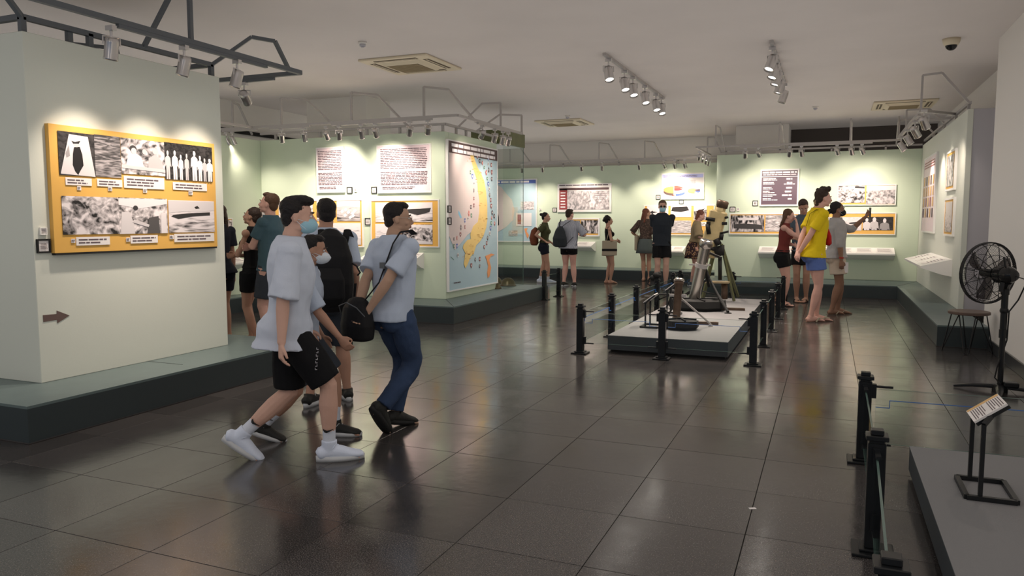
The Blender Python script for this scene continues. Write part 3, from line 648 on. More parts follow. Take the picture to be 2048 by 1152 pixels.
# left partition frame (rail plane z = 2.93)
ZR = 2.91; XO, XI = -4.87, -5.40
def brk_x(y, xo=XO, xi=XI, z=ZR, h=.42, z2=None): return [(xi, y, z), (xi+(xo-xi)*.62, y, z+h), (xo, y, z+h), (xo, y, z)]
rail_frame('dark grey steel light frame over the left photo board partition',
           [((XO, 2.2, ZR), (XO, 6.25, ZR)), ((XO, 6.25, ZR), (-7.2, 6.25, ZR)), ((XI, 3.80, ZR), (XI, 5.62, ZR)), ((XI, 3.80, ZR), (-6.9, 3.80, ZR)), ((XI, 5.62, ZR), (-6.9, 5.62, ZR)), ((-6.85, 3.8, ZR), (-6.85, 5.62, ZR))],
           [brk_x(4.85, h=.40), [(XI, 5.62, ZR), (XI+.28, 5.85, ZR+.28), (XO-.1, 6.0, ZR+.26), (XO-.12, 6.25, ZR)], [(XI, 3.8, ZR), (XI+.2, 3.3, ZR+.35), (XI+.4, 2.9, ZR+.4)], [(-6.85, 4.9, ZR), (-6.9, 5.2, ZR+.25), (-6.6, 5.6, ZR+.25), (-6.55, 5.62, ZR-.1)]],
           [((XI, 3.80, 2.79), (XI, 3.80, ZR)), ((XI, 4.34, 2.79), (XI, 4.34, ZR)), ((XI, 5.61, 2.79), (XI, 5.61, ZR)), ((XI-.02, 4.18, 2.79), (XI-.02, 4.18, ZR))],
           'steel', [((XO, 4.15, ZR), (XO, 5.75, ZR)), ((-5.2, 6.25, ZR), (-5.75, 6.25, ZR))], w=.04)
for x, y, ax, ay, az, on in ((222, 60, -5.35, 4.25, 1.05, 1), (368, 100, -5.35, 4.75, 1.1, 1), (474, 130, -5.35, 5.25, 1.05, 1)):
    p = onX(x, y, XO); spot((XO, p.y, ZR-.045), (ax, ay, az), 'dark steel frame above the left photo board', watts=30, scale=1.15, size=84)
spot((onY(488, 158, 6.25).x, 6.25, ZR-.045), (-6.9, 9.0, 1.2), 'dark steel frame above the left photo board', scale=1.15, watts=20, label='silver spotlight tilted left under the rear rail behind the left partition')

# map partition frame
XO2, YO2 = -4.80, 9.55
segs = [((-9.1, YO2, ZR), (XO2, YO2, ZR)), ((XO2, YO2, ZR), (XO2, 11.95, ZR)), ((-8.9, 10.32, ZR), (-5.4, 10.32, ZR)), ((-5.4, 10.32, ZR), (-5.4, 12.2, ZR)), ((-8.4, 8.2, ZR), (-8.4, 9.55, ZR))]
def brk_y(x, yo=YO2, yi=10.32, z=ZR, h=.42, lean=.0): return [(x+lean, yi, z), (x+lean*.5, yo+(yi-yo)*.40, z+h), (x, yo, z+h), (x, yo, z)]
rail_frame('light grey steel light frame over the text panels and map', segs,
           [brk_y(onY(563, 250, YO2).x, lean=.5), brk_y(onY(703, 240, YO2).x, lean=.5), brk_y(onY(848, 230, YO2).x, lean=.45),
            brk_y(onY(466, 255, YO2).x, lean=-.3), [(-5.4, 10.75, ZR), (-5.1, 11.0, ZR+.38), (XO2, 11.05, ZR+.38), (XO2, 11.05, ZR)], [(-5.4, 11.4, ZR), (-5.1, 11.7, ZR+.30), (XO2, 11.93, ZR+.30), (XO2, 11.93, ZR)]],
           [((x, 10.34, PZ-.01), (x, 10.34, ZR)) for x in (-8.6, -7.7, -6.8, -6.2, -5.45)] + [((-5.43, y, PZ-.01), (-5.43, y, ZR)) for y in (10.75, 11.1, 12.15)],
           'steellt', [((-9.0, YO2, ZR), (-8.3, YO2, ZR)), ((-8.05, YO2, ZR), (-7.3, YO2, ZR)), ((-6.9, YO2, ZR), (-5.2, YO2, ZR)), ((XO2, 10.2, ZR), (XO2, 11.4, ZR))])
R2 = 'light grey frame above the text panels'
for x, ax, az, wt in ((452, -8.6, 1.5, 16), (464, -8.6, 1.2, 16), (563, -8.3, 1.4, 18), (607, -7.6, 1.3, 18), (652, -7.25, 2.15, 44), (678, -7.2, 1.5, 16), (722, -6.6, 1.4, 16), (750, -6.35, 2.1, 44), (820, -6.2, 1.4, 18), (856, -5.75, 2.1, 14)):
    p = onY(x, 262, YO2); spot((p.x, YO2, ZR-.045), (ax, 10.3, az), R2, watts=wt, lit=False)
for x, ay, az, lit in ((965, 11.0, 2.2, 0), (990, 11.4, 1.6, 0), (1006, 11.7, 1.2, 0), (1017, 12.1, 1.6, 0)):
    p = onX(x, 262, XO2); spot((XO2, p.y, ZR-.045), (-5.4, ay, az), 'light grey frame above the tall map', watts=14, lit=bool(lit))

# far back wall rail
YO3 = 18.3
rail_frame('grey light rail along the far back partition', [((-8.6, YO3, 2.95), (-2.1, YO3, 2.95)), ((-9.4, 19.1, 2.95), (-2.2, 19.1, 2.95))],
           [brk_y(onY(x, 330, YO3).x, YO3, 19.1, 2.95, .42, .3) for x in (1020, 1100, 1198, 1289)],
           [((x, 19.1, 2.86), (x, 19.1, 2.95)) for x in (-6.5, -5, -3.5)], 'steellt', [((onY(x0, 320, YO3).x, YO3, 2.95), (onY(x1, 320, YO3).x, YO3, 2.95)) for x0, x1 in ((1040, 1120), (1150, 1230), (1270, 1350))])
for x, ax, az in ((1044, -7.6, 1.6), (1085, -7.0, 1.5), (1163, -5.9, 1.9), (1204, -5.3, 1.3), (1278, -4.3, 1.6), (1328, -3.6, 2.2), (1349, -3.3, 1.6), (1369, -2.9, 1.4)):
    p = onY(x, 338, YO3); spot((p.x, YO3, 2.905), (ax, 19.1, az), 'far back rail', watts=26, lit=(x == 1163))
# return rail in front of the step between the far and the right rear partition
YO4, XO4 = 15.9, -2.55
rail_frame('light grey rail running over the right rear partition', [((XO4, YO4, 2.95), (1.2, YO4, 2.95)), ((XO4, YO4, 2.95), (XO4, 17.9, 2.95)), ((-2.2, 17.05, 2.95), (1.65, 17.05, 2.95))],
           [brk_y(onY(x, 290, YO4).x, YO4, 17.05, 2.95, .42, .05) for x in (1431, 1558, 1700, 1796)] + [[(-2.25, 17.4, 2.95), (-2.4, 17.4, 3.3), (XO4, 17.4, 3.3), (XO4, 17.4, 2.95)]],
           [((x, 17.05, 2.86), (x, 17.05, 2.95)) for x in (-2.1, -1, 0, 1)], 'steellt', [((onY(x0, 290, YO4).x, YO4, 2.95), (onY(x1, 290, YO4).x, YO4, 2.95)) for x0, x1 in ((1480, 1560), (1580, 1745))])
for x, ax, az in ((1491, -1.7, 1.6), (1517, -1.1, 2.1), (1580, -.9, 1.5), (1603, -.3, 1.5), (1674, .4, 2.0), (1703, .7, 1.4), (1724, 1.0, 1.9)):
    p = onY(x, 295, YO4); spot((p.x, YO4, 2.905), (ax, 17.0, az), 'rail above the dark number board', watts=26, lit=(x == 1724))
for k, y in enumerate((16.3, 16.8, 17.3, 17.7)):
    spot((XO4, y, 2.905), (-3.0, 19.1, 1.8-.2*k), 'short return rail beside the pie chart panel', watts=14, lit=(k == 1))
# right wall frame
XO5 = 1.12; ZW = 3.02
rail_frame('grey steel light frame bracketed out from the right hand partition', [((1.68, 11.8, ZW), (1.68, 17.0, ZW)), ((XO5, 12.0, ZW-.05), (XO5, 15.9, ZW-.05)), ((XO5, 13.4, ZW-.05), (1.68, 13.4, ZW)), ((XO5, 12.0, ZW-.05), (1.68, 13.0, ZW))],
           [[(1.68, 11.85, ZW), (1.34, 11.85, ZW+.42), (XO5, 11.95, ZW+.42), (XO5, 12.0, ZW-.05)]] + [[(1.68, y, ZW), (1.45, y, ZW+.25), (XO5, y, ZW+.25), (XO5, y, ZW-.05)] for y in (14.2, 15.6)],
           [((1.68, y, 2.92), (1.68, y, ZW)) for y in (11.9, 13, 14.2, 15.6)], 'steellt', [((XO5, 12.2, ZW-.05), (XO5, 15.4, ZW-.05))])
for x, y_, ay, az, lit in ((1848, 232, 12.4, 1.7, 0), (1830, 250, 13.2, 1.9, 1), (1815, 268, 13.9, 1.9, 0), (1802, 285, 15.0, 1.9, 1)):
    p = onX(x, y_, XO5); spot((XO5, p.y, ZW-.095), (1.65, ay, az), 'frame above the right hand partition', watts=20, lit=bool(lit), scale=1.25)

# two ceiling tracks over the gallery
for X0, px, rl in ((-2.63, ((1217, 120), (1249, 140), (1266, 152), (1290, 168), (1312, 184), (1323, 190)), 'left ceiling track'), (-.68, ((1545, 96), (1551, 113), (1556, 130), (1562, 148), (1569, 166)), 'right ceiling track')):
    ys = [onX(x, y, X0).y for x, y in px]; y0, y1 = min(ys)-.2, max(ys)+.2
    t = thing('ceiling_track', 'grey ceiling track holding %s bright spotlights, the %s' % (('six', 'longer one seen at an angle') if X0 < -2 else ('five', 'one seen nearly end on')), 'light rail', (X0, 0, 0))
    bm = BM(); box(bm, (-.02, y0, CEIL-.035), (.02, y1, CEIL)); link('track', bm, 'steellt', t)
    for k, y in enumerate(ys):
        spot((X0, y, CEIL-.035), ((X0+.9, y-1.2, 0) if X0 < -2 else (X0-1.0, y-1.3+.3*k, 0)), rl, watts=45 if k != 2 else 55, scale=1.35, size=80, blend=.9)
# spotlight cans high in the right corner, over the near right platform
spot((1.50, 6.55, CEIL), (.6, 4.4, .3), 'x', watts=14, scale=2.1, label='large grey spotlight cropped by the top right corner', group='single lamps', lit=False)
# unseen area lamps added behind the camera as warm fill
for k, (x, y) in enumerate(((-3.5, -1.2), (.6, -1.0))):
    ld = bpy.data.lights.new('lamp', 'AREA'); ld.energy = FILL_W; ld.size = 1.2; ld.color = (1, .88, .78); lo = bpy.data.objects.new('rear_fill_lamp', ld); C.objects.link(lo); lo.location = (x, y, CEIL-.05)

# ceiling fittings
def cassette(label, cx, cy, s=.92):
    t = thing('air_conditioner', label, 'air conditioner', (cx, cy, CEIL)); h = s/2
    bm = BM(); box(bm, (-h, -h, -.028), (h, h, 0), bev=.008); link('panel', bm, 'cream', t)
    bm = BM(); a, c = h*.60, h*.50
    tube(bm, [(0, 0, -.028), (0, 0, -.060)], [a*1.414, c*1.414], n=4, hint=(0, 1, 0)); link('grille_surround', bm, 'cream', t)
    g = thing_part = BM(); 
    for i in range(11): box(g, (-h*.46, -h*.46+i*h*.084, -.064), (h*.46, -h*.46+i*h*.084+.022, -.060))
    link('grille', g, 'grill', t)
    bm = BM(); box(bm, (-h*.47, -h*.47, -.0605), (h*.47, h*.47, -.0595)); link('filter', bm, 'louver', t)
    for k in range(4):
        bm = BM(); box(bm, (-h*.62, h*.70, -.031), (h*.62, h*.86, -.027)); bmesh.ops.rotate(bm, verts=bm.verts, cent=(0, 0, 0), matrix=Matrix.Rotation(k*PI/2, 3, 'Z')); sl = link('air_slot', bm, 'louver', t)
        bm = BM(); box(bm, (-h*.60, h*.77, -.036), (h*.60, h*.80, -.030)); bmesh.ops.rotate(bm, verts=bm.verts, cent=(0, 0, 0), matrix=Matrix.Rotation(k*PI/2, 3, 'Z')); link('louvre', bm, 'cream', sl)
cassette('cream ceiling air conditioner cassette, the large near one', -5.17, 8.93, 1.0)
cassette('cream ceiling air conditioner cassette, smaller, over the far gallery', -5.2, 15.35, 1.0)
cassette('cream ceiling air conditioner cassette near the right hand wall', 1.15, 15.3, 1.0)
t = thing('security_camera', 'cream and black dome camera on the ceiling at the right', 'camera', (1.22, 10.1, CEIL))
bm = BM(); tube(bm, [(0, 0, 0), (0, 0, -.05), (0, 0, -.075)], [.095, .085, .07], n=24, hint=(0, 1, 0)); link('housing', bm, 'cream', t, True)
bm = BM(); ball(bm, (0, 0, -.072), (.062, .062, .06), sub=3); link('dome', bm, 'dome', t, True)
for lab, px in (('small sensor on the ceiling left of the near air conditioner', (725, 84)), ('small sensor on the ceiling behind the far air conditioner', (1135, 231)), ('small sensor on the ceiling right of the right track', (1631, 213))):
    p = onZ(*px, CEIL); t = thing('smoke_detector', lab, 'smoke detector', (p.x, p.y, CEIL))
    bm = BM(); cyl(bm, (0, 0), .05, -.025, 0, n=18); link('base', bm, 'wall', t, True); bm = BM(); cyl(bm, (0, 0), .035, -.05, -.025, n=16); cyl(bm, (0, 0), .018, -.062, -.05, n=12); link('sensor', bm, 'pilaster', t, True)

# ============================================================ PLATFORMS, BARRIERS, EXHIBITS
def slab(label, x0, y0, x1, y1, z1, name='display_platform'):
    t = thing(name, label, 'platform', (x0, y0, 0))
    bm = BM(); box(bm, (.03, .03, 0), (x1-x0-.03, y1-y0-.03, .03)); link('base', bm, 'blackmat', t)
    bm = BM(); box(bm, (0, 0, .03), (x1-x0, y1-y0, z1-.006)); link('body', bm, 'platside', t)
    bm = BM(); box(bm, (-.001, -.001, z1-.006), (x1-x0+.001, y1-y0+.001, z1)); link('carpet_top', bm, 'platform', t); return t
PT = .19
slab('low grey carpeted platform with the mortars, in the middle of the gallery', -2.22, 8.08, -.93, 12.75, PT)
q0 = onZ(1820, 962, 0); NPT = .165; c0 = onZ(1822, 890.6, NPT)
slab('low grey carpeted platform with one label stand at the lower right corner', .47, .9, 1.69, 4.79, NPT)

BH = .55
def post(x, y, arms=((1, 0),), label='', tall=1.0, group='black barrier posts with glass'):
    t = thing('barrier_post', label, 'post', (x, y, 0), 0, group)
    bm = BM(); box(bm, (-.085, -.085, 0), (.085, .085, .014), bev=.003); box(bm, (-.055, -.055, .014), (.055, .055, .026), bev=.003); link('base_plate', bm, 'black', t)
    bm = BM(); h = BH*tall; box(bm, (-.036, -.036, .026), (.036, .036, h-.055), bev=.003); link('pole', bm, 'black', t)
    bm = BM(); box(bm, (-.028, -.028, h-.055), (.028, .028, h-.043)); box(bm, (-.045, -.045, h-.043), (.045, .045, h-.022), bev=.003); box(bm, (-.026, -.026, h-.022), (.026, .026, h), bev=.003); link('cap', bm, 'black', t)
    for ax, ay in arms:
        for z in (h-.085, .115):
            bm = BM(); a = Vector((ax*.036, ay*.036, z)); c = Vector((ax*.15, ay*.15, z)); bar(bm, a, c, .02, .012)
            mx, my = ax*.045, ay*.045; box(bm, (mx-.016, my-.016, z-.07 if z > .3 else z-.01), (mx+.016, my+.016, z+.015 if z > .3 else z+.07))
            link('glass_clamp', bm, 'black', t)
    return t
def pane(a, c, label, tape=True, group='barrier glass panes'):
    a, c = Vector((*a, 0)), Vector((*c, 0)); d = (c-a); l = d.length; u = d/l; rz = math.atan2(u.y, u.x)
    t = thing('glass_barrier', label, 'glass barrier', a+u*.06, rz, group); w = l-.12
    bm = BM(); box(bm, (0, -.004, .12), (w, .004, BH-.10)); link('sheet', bm, 'glass', t)
    bm = BM(); box(bm, (0, -.0045, BH-.10), (w, .0045, BH-.0985)); box(bm, (0, -.0045, .1185), (w, .0045, .12)); link('ground_edge', bm, 'glassedge', t)
    if tape:
        bm = BM(); z = .385; zz = z-.045
        for p, q in (((.0, zz), (.075, zz)), ((.075, zz), (.075, z)), ((.075, z), (w-.075, z)), ((w-.075, z), (w-.075, zz)), ((w-.075, zz), (w, zz))):
            bar(bm, (p[0], -.006, p[1]), (q[0], -.006, q[1]), .010, .003)
        link('blue_tape', bm, 'bluetape', t)
XLc, XRc, YF, YBk = -2.48, -.66, 7.9, 13.95
ysr = (9.13, 10.45, 11.85, 13.2)
post(XLc, YF, ((1, 0), (0, 1)), 'black barrier post at the front left corner of the mortar platform')
post(-1.58, YF, ((1, 0), (-1, 0)), 'black barrier post in the middle of the platform front')
post(XRc, YF, ((-1, 0), (0, 1)), 'black barrier post at the front right corner of the mortar platform')
for k, y in enumerate(ysr):
    post(XRc, y, ((0, 1), (0, -1)), 'black barrier post, %s behind the front right corner of the mortar platform' % ORD[k])
    post(XLc, y+.07, ((0, 1), (0, -1)), 'black barrier post, %s behind the front left corner of the mortar platform' % ORD[k])
post(-1.55, YBk, ((1, 0), (-1, 0)), 'black barrier post at the middle of the platform rear, behind the tripod')
post(XRc, YBk, ((-1, 0), (0, -1)), 'black barrier post at the rear right corner of the mortar platform')
post(XLc, YBk, ((1, 0), (0, -1)), 'black barrier post at the rear left corner of the mortar platform')
pane((XLc, YF), (-1.58, YF), 'clear glass pane with blue tape, left half of the platform front')
pane((-1.58, YF), (XRc, YF), 'clear glass pane with blue tape, right half of the platform front')
pane((XLc, YBk), (-1.55, YBk), 'clear glass pane, left half of the platform rear'); pane((-1.55, YBk), (XRc, YBk), 'clear glass pane with blue tape, right half of the platform rear')
for X, s in ((XRc, 'right'), (XLc, 'left')):
    yy = [YF]+[y+(.07 if s == 'left' else 0) for y in ysr]+[YBk]
    for k in range(len(yy)-1): pane((X, yy[k]), (X, yy[k+1]), 'clear glass pane on the %s side of the mortar platform, %s from the front' % (s, ORD[k]), tape=(s == 'left'))
post(-4.80, 13.05, ((0, 1),), 'black barrier post standing against the end of the map plinth'); post(-4.76, 13.75, ((0, -1),), 'black barrier post just beyond the end of the map plinth')
pane((-4.80, 13.05), (-4.76, 13.75), 'short glass pane between the two posts by the map plinth', False)
n3 = onZ(1800, 1112, BH)
post(.235, 4.95, ((1, 0), (0, -1)), 'black barrier post at the far corner of the lower right platform', group='near barrier posts')
post(.225, 3.58, ((0, 1), (0, -1)), 'black barrier post in front of the lower right platform, nearest full one', group='near barrier posts')
post(n3.x-.02, n3.y, ((0, 1), (0, -1)), 'black barrier post top cropped by the lower edge of the photo', group='near barrier posts')
post(1.33, 4.99, ((-1, 0), (1, 0)), 'black barrier post behind the lower right platform by the fan base', group='near barrier posts')
pane((.235, 4.95), (1.33, 4.99), 'glass pane with blue tape behind the lower right platform'); pane((.235, 4.95), (.225, 3.58), 'glass pane seen edge on beside the lower right platform, far one', False)
pane((.225, 3.58), (n3.x-.02, n3.y), 'glass pane seen edge on beside the lower right platform, near one', False)

# glass case at the end of the map partition
t = thing('glass_case', 'glass display case with a dark canopy at the end of the map partition', 'display case', (-5.28, 12.26, PH))
bm = BM(); box(bm, (-.62, 0, 2.55), (.02, .97, 2.79)); link('canopy', bm, 'olive', t)
bm = BM(); box(bm, (-.58, .05, 2.542), (-.03, .92, 2.55)); link('canopy_lining', bm, 'shelf', t)
bm = BM(); box(bm, (-.008, 0, 0), (0, .94, 2.55)); link('front_pane', bm, 'glass', t)
bm = BM(); box(bm, (-.6, .942, 0), (0, .95, 2.55)); link('side_pane', bm, 'glass', t)
bm = BM(); bar(bm, (-.002, .945, 0), (-.002, .945, 2.55), .008); link('corner_edge', bm, 'glassedge', t)
def helmet(label, px, z=PH, s=1.0, tilt=0.0):
    p = onZ(*px, z); t = thing('helmet', label, 'helmet', (p.x, p.y, z), tilt, 'helmets in the glass case')
    bm = BM(); prof = [(0, .145), (.012, .15), (.03, .135), (.08, .122), (.12, .09), (.145, .05), (.152, .01)]
    tube(bm, [(0, 0, a*s) for a, _ in prof], [(r*s, r*1.12*s) for _, r in prof], n=24, hint=(0, 1, 0)); link('shell', bm, 'helmet', t, True)
    bm = BM(); tube(bm, [(.15*s*math.cos(a), .168*s*math.sin(a), .008) for a in [k*PI/10 for k in range(21)]], .004, n=5, caps=False); link('rim', bm, 'rust', t)
helmet('bronze helmet on the plinth, clear of the map', (1016, 571.5)); helmet('bronze helmet half hidden by the map edge, upper one', (991, 567), s=.9); helmet('bronze helmet half hidden by the map edge, lower one', (986, 577))
q_ = onY(989, 452, 12.5); t = thing('satchel', 'dark satchel hanging behind the right edge of the tall map', 'bag', q_, .3)
bm = BM(); tube(bm, [(0, 0, 0), (0, 0, .02), (0, 0, .16), (0, 0, .34), (0, 0, .44)], [(.06, .04), (.085, .05), (.08, .05), (.04, .03), (.01, .01)], n=12, hint=(0, 1, 0)); link('body', bm, 'blackmat', t, True)
bm = BM(); tube(bm, [(0, 0, .42), (0, 0, 2.80-q_.z)], .004, n=5); link('cord', bm, 'cord', t)

# ---- label stands
def stand(label, X, Y, z, h=.29, half=.15, back=.055, fore=.145, pw=.11, pl=.08):
    """label stand read from the left: two uprights one behind the other, a card sloping up to the right"""
    t = thing('label_stand', label, 'label stand', (X, Y, z), -PI/2)
    for a, c in (((-half, -back), (half, -back)), ((half, -back), (half, fore)), ((half, fore), (-half, fore)), ((-half, fore), (-half, -back))):
        bm = BM(); bar(bm, (*a, .011), (*c, .011), .022, .022); link('base_rail', bm, 'black', t)
    for sx in (-half+.01, half-.01):
        bm = BM(); bar(bm, (sx, 0, .012), (sx, 0, h), .018); bar(bm, (sx, 0, h), (sx*.72, .035, h+.035), .018); link('upright', bm, 'black', t)
    mt = Matrix.Translation((0, .035, h+.045)) @ Matrix.Rotation(math.radians(38), 4, 'X')
    bm = BM(); box(bm, (-pw, -pl, -.016), (pw, pl, 0), mtx=mt); link('plate_holder', bm, 'black', t)
    bm = BM(); box(bm, (-pw+.002, -pl-.002, 0), (pw-.002, pl-.002, .010), mtx=mt); pc = link('label_card', bm, 'caption', t)
    bm = BM(); r = random.Random(5)
    for k in range(2):
        for q in range(6): y = -pl+.012+k*pl+q*.0105; box(bm, (-pw+.045, y, .010), (pw-.012-.05*r.random()*(q % 3 == 2), y+.004, .0106), mtx=mt)
    link('text_lines', bm, 'ink', pc)
    bm = BM(); box(bm, (-pw+.004, -pl, .010), (-pw+.036, pl-.004, .0104), mtx=mt); link('header_strip', bm, 'tan', pc)
    return t
stand('black label stand with a sloping white card, on the lower right platform', .687, 4.11, NPT, h=.355)
stand('black label stand at the front left of the mortar platform', -1.963, 8.93, PT, h=.30, half=.14)
q_ = onZ(1346, 572, .58); stand('black label stand behind the brown mortar', q_.x-.05, q_.y, PT, h=.34, half=.14)

def plate(t, c, r=.28, h=.07, name='base_plate', rz=0.2, m='blackmat'):
    bm = BM(); n = 8
    tube(bm, [(c[0], c[1], 0), (c[0], c[1], h*.35), (c[0], c[1], h), (c[0], c[1], h+.012)], [(r*.85, r*.7), (r, r*.82), (r*.96, r*.78), (r*.3, r*.3)], n=n, hint=(0, 1, 0))
    for k in range(4):
        a = k*PI/2+.4; bar(bm, (c[0], c[1], h+.02), (c[0]+r*.85*math.cos(a), c[1]+r*.7*math.sin(a), h+.01), .02, .02)
    return link(name, bm, m, t)
# big steel mortar
b0 = onZ(1384, 618, PT); b0z = PT
t = thing('mortar', 'large polished steel mortar tube on a round black base plate', 'mortar', (b0.x, b0.y, PT))
plate(t, (.08, -.02), r=.42, h=.14)
dist = (b0-EYE).dot(FW)
top = EYE + ray(1414, 480)*((b0.y-.12)/ray(1414, 480).y); base = Vector((b0.x, b0.y, PT+.12))
base = EYE + ray(1385, 612)*(b0.y/ray(1385, 612).y)
o = Vector((b0.x, b0.y, PT)); A_ = base-o; B2 = top-o; dd = (B2-A_)
bm = BM(); prof = [(0, .070), (.01, .076), (.03, .077), (.3, .077), (.6, .077), (.88, .077), (.895, .077), (.90, .086), (.91, .092), (.95, .092), (.985, .092), (1, .084)]
tube(bm, [A_+dd*k for k, _ in prof], [r for _, r in prof], n=28, caps=True); link('barrel', bm, 'chrome', t, True)
bm = BM(); tube(bm, [B2-dd.normalized()*.004, B2+dd.normalized()*.003], .066, n=24); link('muzzle', bm, 'blackmat', t)
bm = BM(); tube(bm, [A_-dd*.09, A_-dd*.02, A_+dd*.01], [.03, .06, .09], n=16); ball(bm, A_-dd*.08, .05); link('breech', bm, 'blackmat', t, True)
col = A_+dd*.62
bm = BM(); tube(bm, [col-dd.normalized()*.03, col+dd.normalized()*.03], .088, n=20); bar(bm, col+Vector((-.17, 0, .01)), col+Vector((.13, -.02, .01)), .022, .022); link('collar', bm, 'steellt', t)
br = onY(1418, 556, b0.y+.25)-o; f1 = onZ(1456, 627, PT)-o; f2 = onZ(1362, 598, PT)-o
bm = BM(); bar(bm, col+Vector((.03, .05, 0)), br, .03); bar(bm, onY(1417, 505, b0.y+.1)-o, onY(1443, 516, b0.y)-o, .03); tube(bm, [col+Vector((.04, .05, -.02)), br+Vector((0, 0, -.12))], .022, n=10); link('elevating_gear', bm, 'blackmat', t)
for k, f in enumerate((f1, f2)):
    bm = BM(); m_ = br.lerp(f, .55); tube(bm, [br, m_, m_, f+Vector((0, 0, .02))], [.018, .018, .025, .02], n=10); tube(bm, [f+Vector((0, 0, .0)), f+Vector((0, 0, .012))], [.05, .045], n=14, hint=(0, 1, 0)); link('bipod_leg', bm, 'blackmat', t)
bm = BM(); m1, m2_ = br.lerp(f1, .5), br.lerp(f2, .5); tube(bm, [m1, m2_], .008, n=6); link('spreader_rod', bm, 'blackmat', t)
# wide flat plate of the second mortar and its slim brown barrel
b1 = onZ(1357, 658, PT); t = thing('mortar', 'small rusty brown mortar with a slim barrel at the platform front', 'mortar', (b1.x, b1.y, PT)); o = Vector((b1.x, b1.y, PT))
plate(t, (.03, 0), r=.21, h=.105)
a = onY(1352, 646, b1.y)-o; c = onY(1358, 563, b1.y+.15)-o; dd = c-a
bm = BM(); tube(bm, [a, a+dd*.05, a+dd*.9, a+dd*.92, c], [.05, .045, .045, .055, .055], n=20); link('barrel', bm, 'rust', t, True)
bm = BM(); tube(bm, [c, c+dd*.03, c+dd*.07], [.062, .066, .05], n=20); link('muzzle_ring', bm, 'chrome', t, True)
bm = BM(); h1 = a+dd*.66
leg = onZ(1421, 653, PT)-o; lg2 = onZ(1300, 612, PT)-o
bar(bm, h1+Vector((-.1, 0, 0)), h1+Vector((.1, 0, 0)), .03); link('collar', bm, 'steellt', t)
for f in (leg, Vector((-.25, .55, 0))):
    bm = BM(); tube(bm, [h1, f+Vector((0, 0, .03))], .012, n=8); tube(bm, [f, f+Vector((0, 0, .02))], [.03, .025], n=10, hint=(0, 1, 0)); link('bipod_leg', bm, 'steellt' if f is leg else 'blackmat', t)
# black machine-gun mount to the left: cross bars on a short tripod
b2 = onZ(1345, 618, PT); t = thing('tripod_mount', 'black tripod mount with a long pale crossbar left of the steel mortar', 'tripod', (b2.x, b2.y, PT)); o = Vector((b2.x, b2.y, PT))
for q in ((1318, 600), (1395, 612), (1333, 616)):
    bm = BM(); tube(bm, [(0, 0, .22), onZ(*q, PT)-o+Vector((0, 0, .01))], .013, n=8); link('leg', bm, 'blackmat', t)
bm = BM(); ball(bm, (0, 0, .24), .05); tube(bm, [(-.22, .05, .20), (.18, -.05, .22)], .014, n=8); link('head', bm, 'blackmat', t)
# olive tripod instrument behind
b3 = onZ(1432, 603, PT); t = thing('mortar', 'tall sand yellow and olive tube weapon on olive tripod legs behind the steel mortar', 'mortar', (b3.x, b3.y, PT)); o = Vector((b3.x, b3.y, PT)); Yb = b3.y
L3 = lambda x, y, dy=0: onY(x, y, Yb+dy)-o
def seg(name, pts, r, m, n=16, sm=True): 
    bm = BM(); tube(bm, pts, r, n=n); return link(name, bm, m, t, sm)
seg('lower_barrel', [L3(1420, 515), L3(1427, 480)], [.075, .07], 'tanpaint'); seg('clamp', [L3(1424, 500), L3(1426, 494)], .10, 'blackmat')
bm = BM(); ctr = L3(1430, 452); axis = (L3(1439, 425)-L3(1424, 480)).normalized()
x_, y_, z_ = frame_of(axis, (0, 1, 0)); box(bm, (-.13, -.08, -.24), (.13, .08, .24), mtx=Matrix.Translation(ctr) @ Matrix((x_, y_, z_)).transposed().to_4x4(), bev=.02); link('gear_box', bm, 'tanpaint', t)
seg('upper_barrel', [L3(1436, 436), L3(1444, 408)], [.075, .082], 'tanpaint'); seg('muzzle_cap', [L3(1443, 416), L3(1446, 404), L3(1447, 401)], [.088, .092, .07], 'rust')
for p, q, r in (((1412, 437), (1430, 440), .03), ((1450, 436), (1456, 434), .02), ((1444, 447), (1454, 447), .025), ((1440, 467), (1457, 463), .018), ((1413, 447), (1421, 447), .03), ((1415, 448), (1418, 468), .035), ((1444, 468), (1442, 480), .03), ((1432, 478), (1438, 490), .05), ((1418, 488), (1421, 480), .03)):
    seg('sight_bracket', [L3(*p, -.08), L3(*q, -.08)], r, 'blackmat', 8)
seg('cradle', [L3(1436, 492), L3(1440, 512)], [.10, .07], 'blackmat', 12)
seg('cross_arm', [L3(1405, 515), L3(1440, 512)], .025, 'steellt', 8)
for k, (p, q) in enumerate((((1443, 488), (1468, 603)), ((1428, 505), (1405, 600)), ((1444, 492), (1444, 588)))):
    f = onZ(*q, PT)-o if k != 2 else Vector((.25, .8, 0))
    bm = BM(); bar(bm, L3(*p), f+Vector((0, 0, .01)), .055 if k < 2 else .04, .03); link('leg', bm, 'olive', t)
seg('centre_column', [L3(1440, 515), L3(1440, 560)], .03, 'blackmat', 10); seg('shelf_post', [L3(1449, 566), L3(1449, 598)], .05, 'rust', 10)
bm = BM(); c = L3(1434, 564); box(bm, (c.x-.19, c.y-.12, c.z-.012), (c.x+.19, c.y+.12, c.z+.012)); link('shelf_board', bm, 'wood', t)
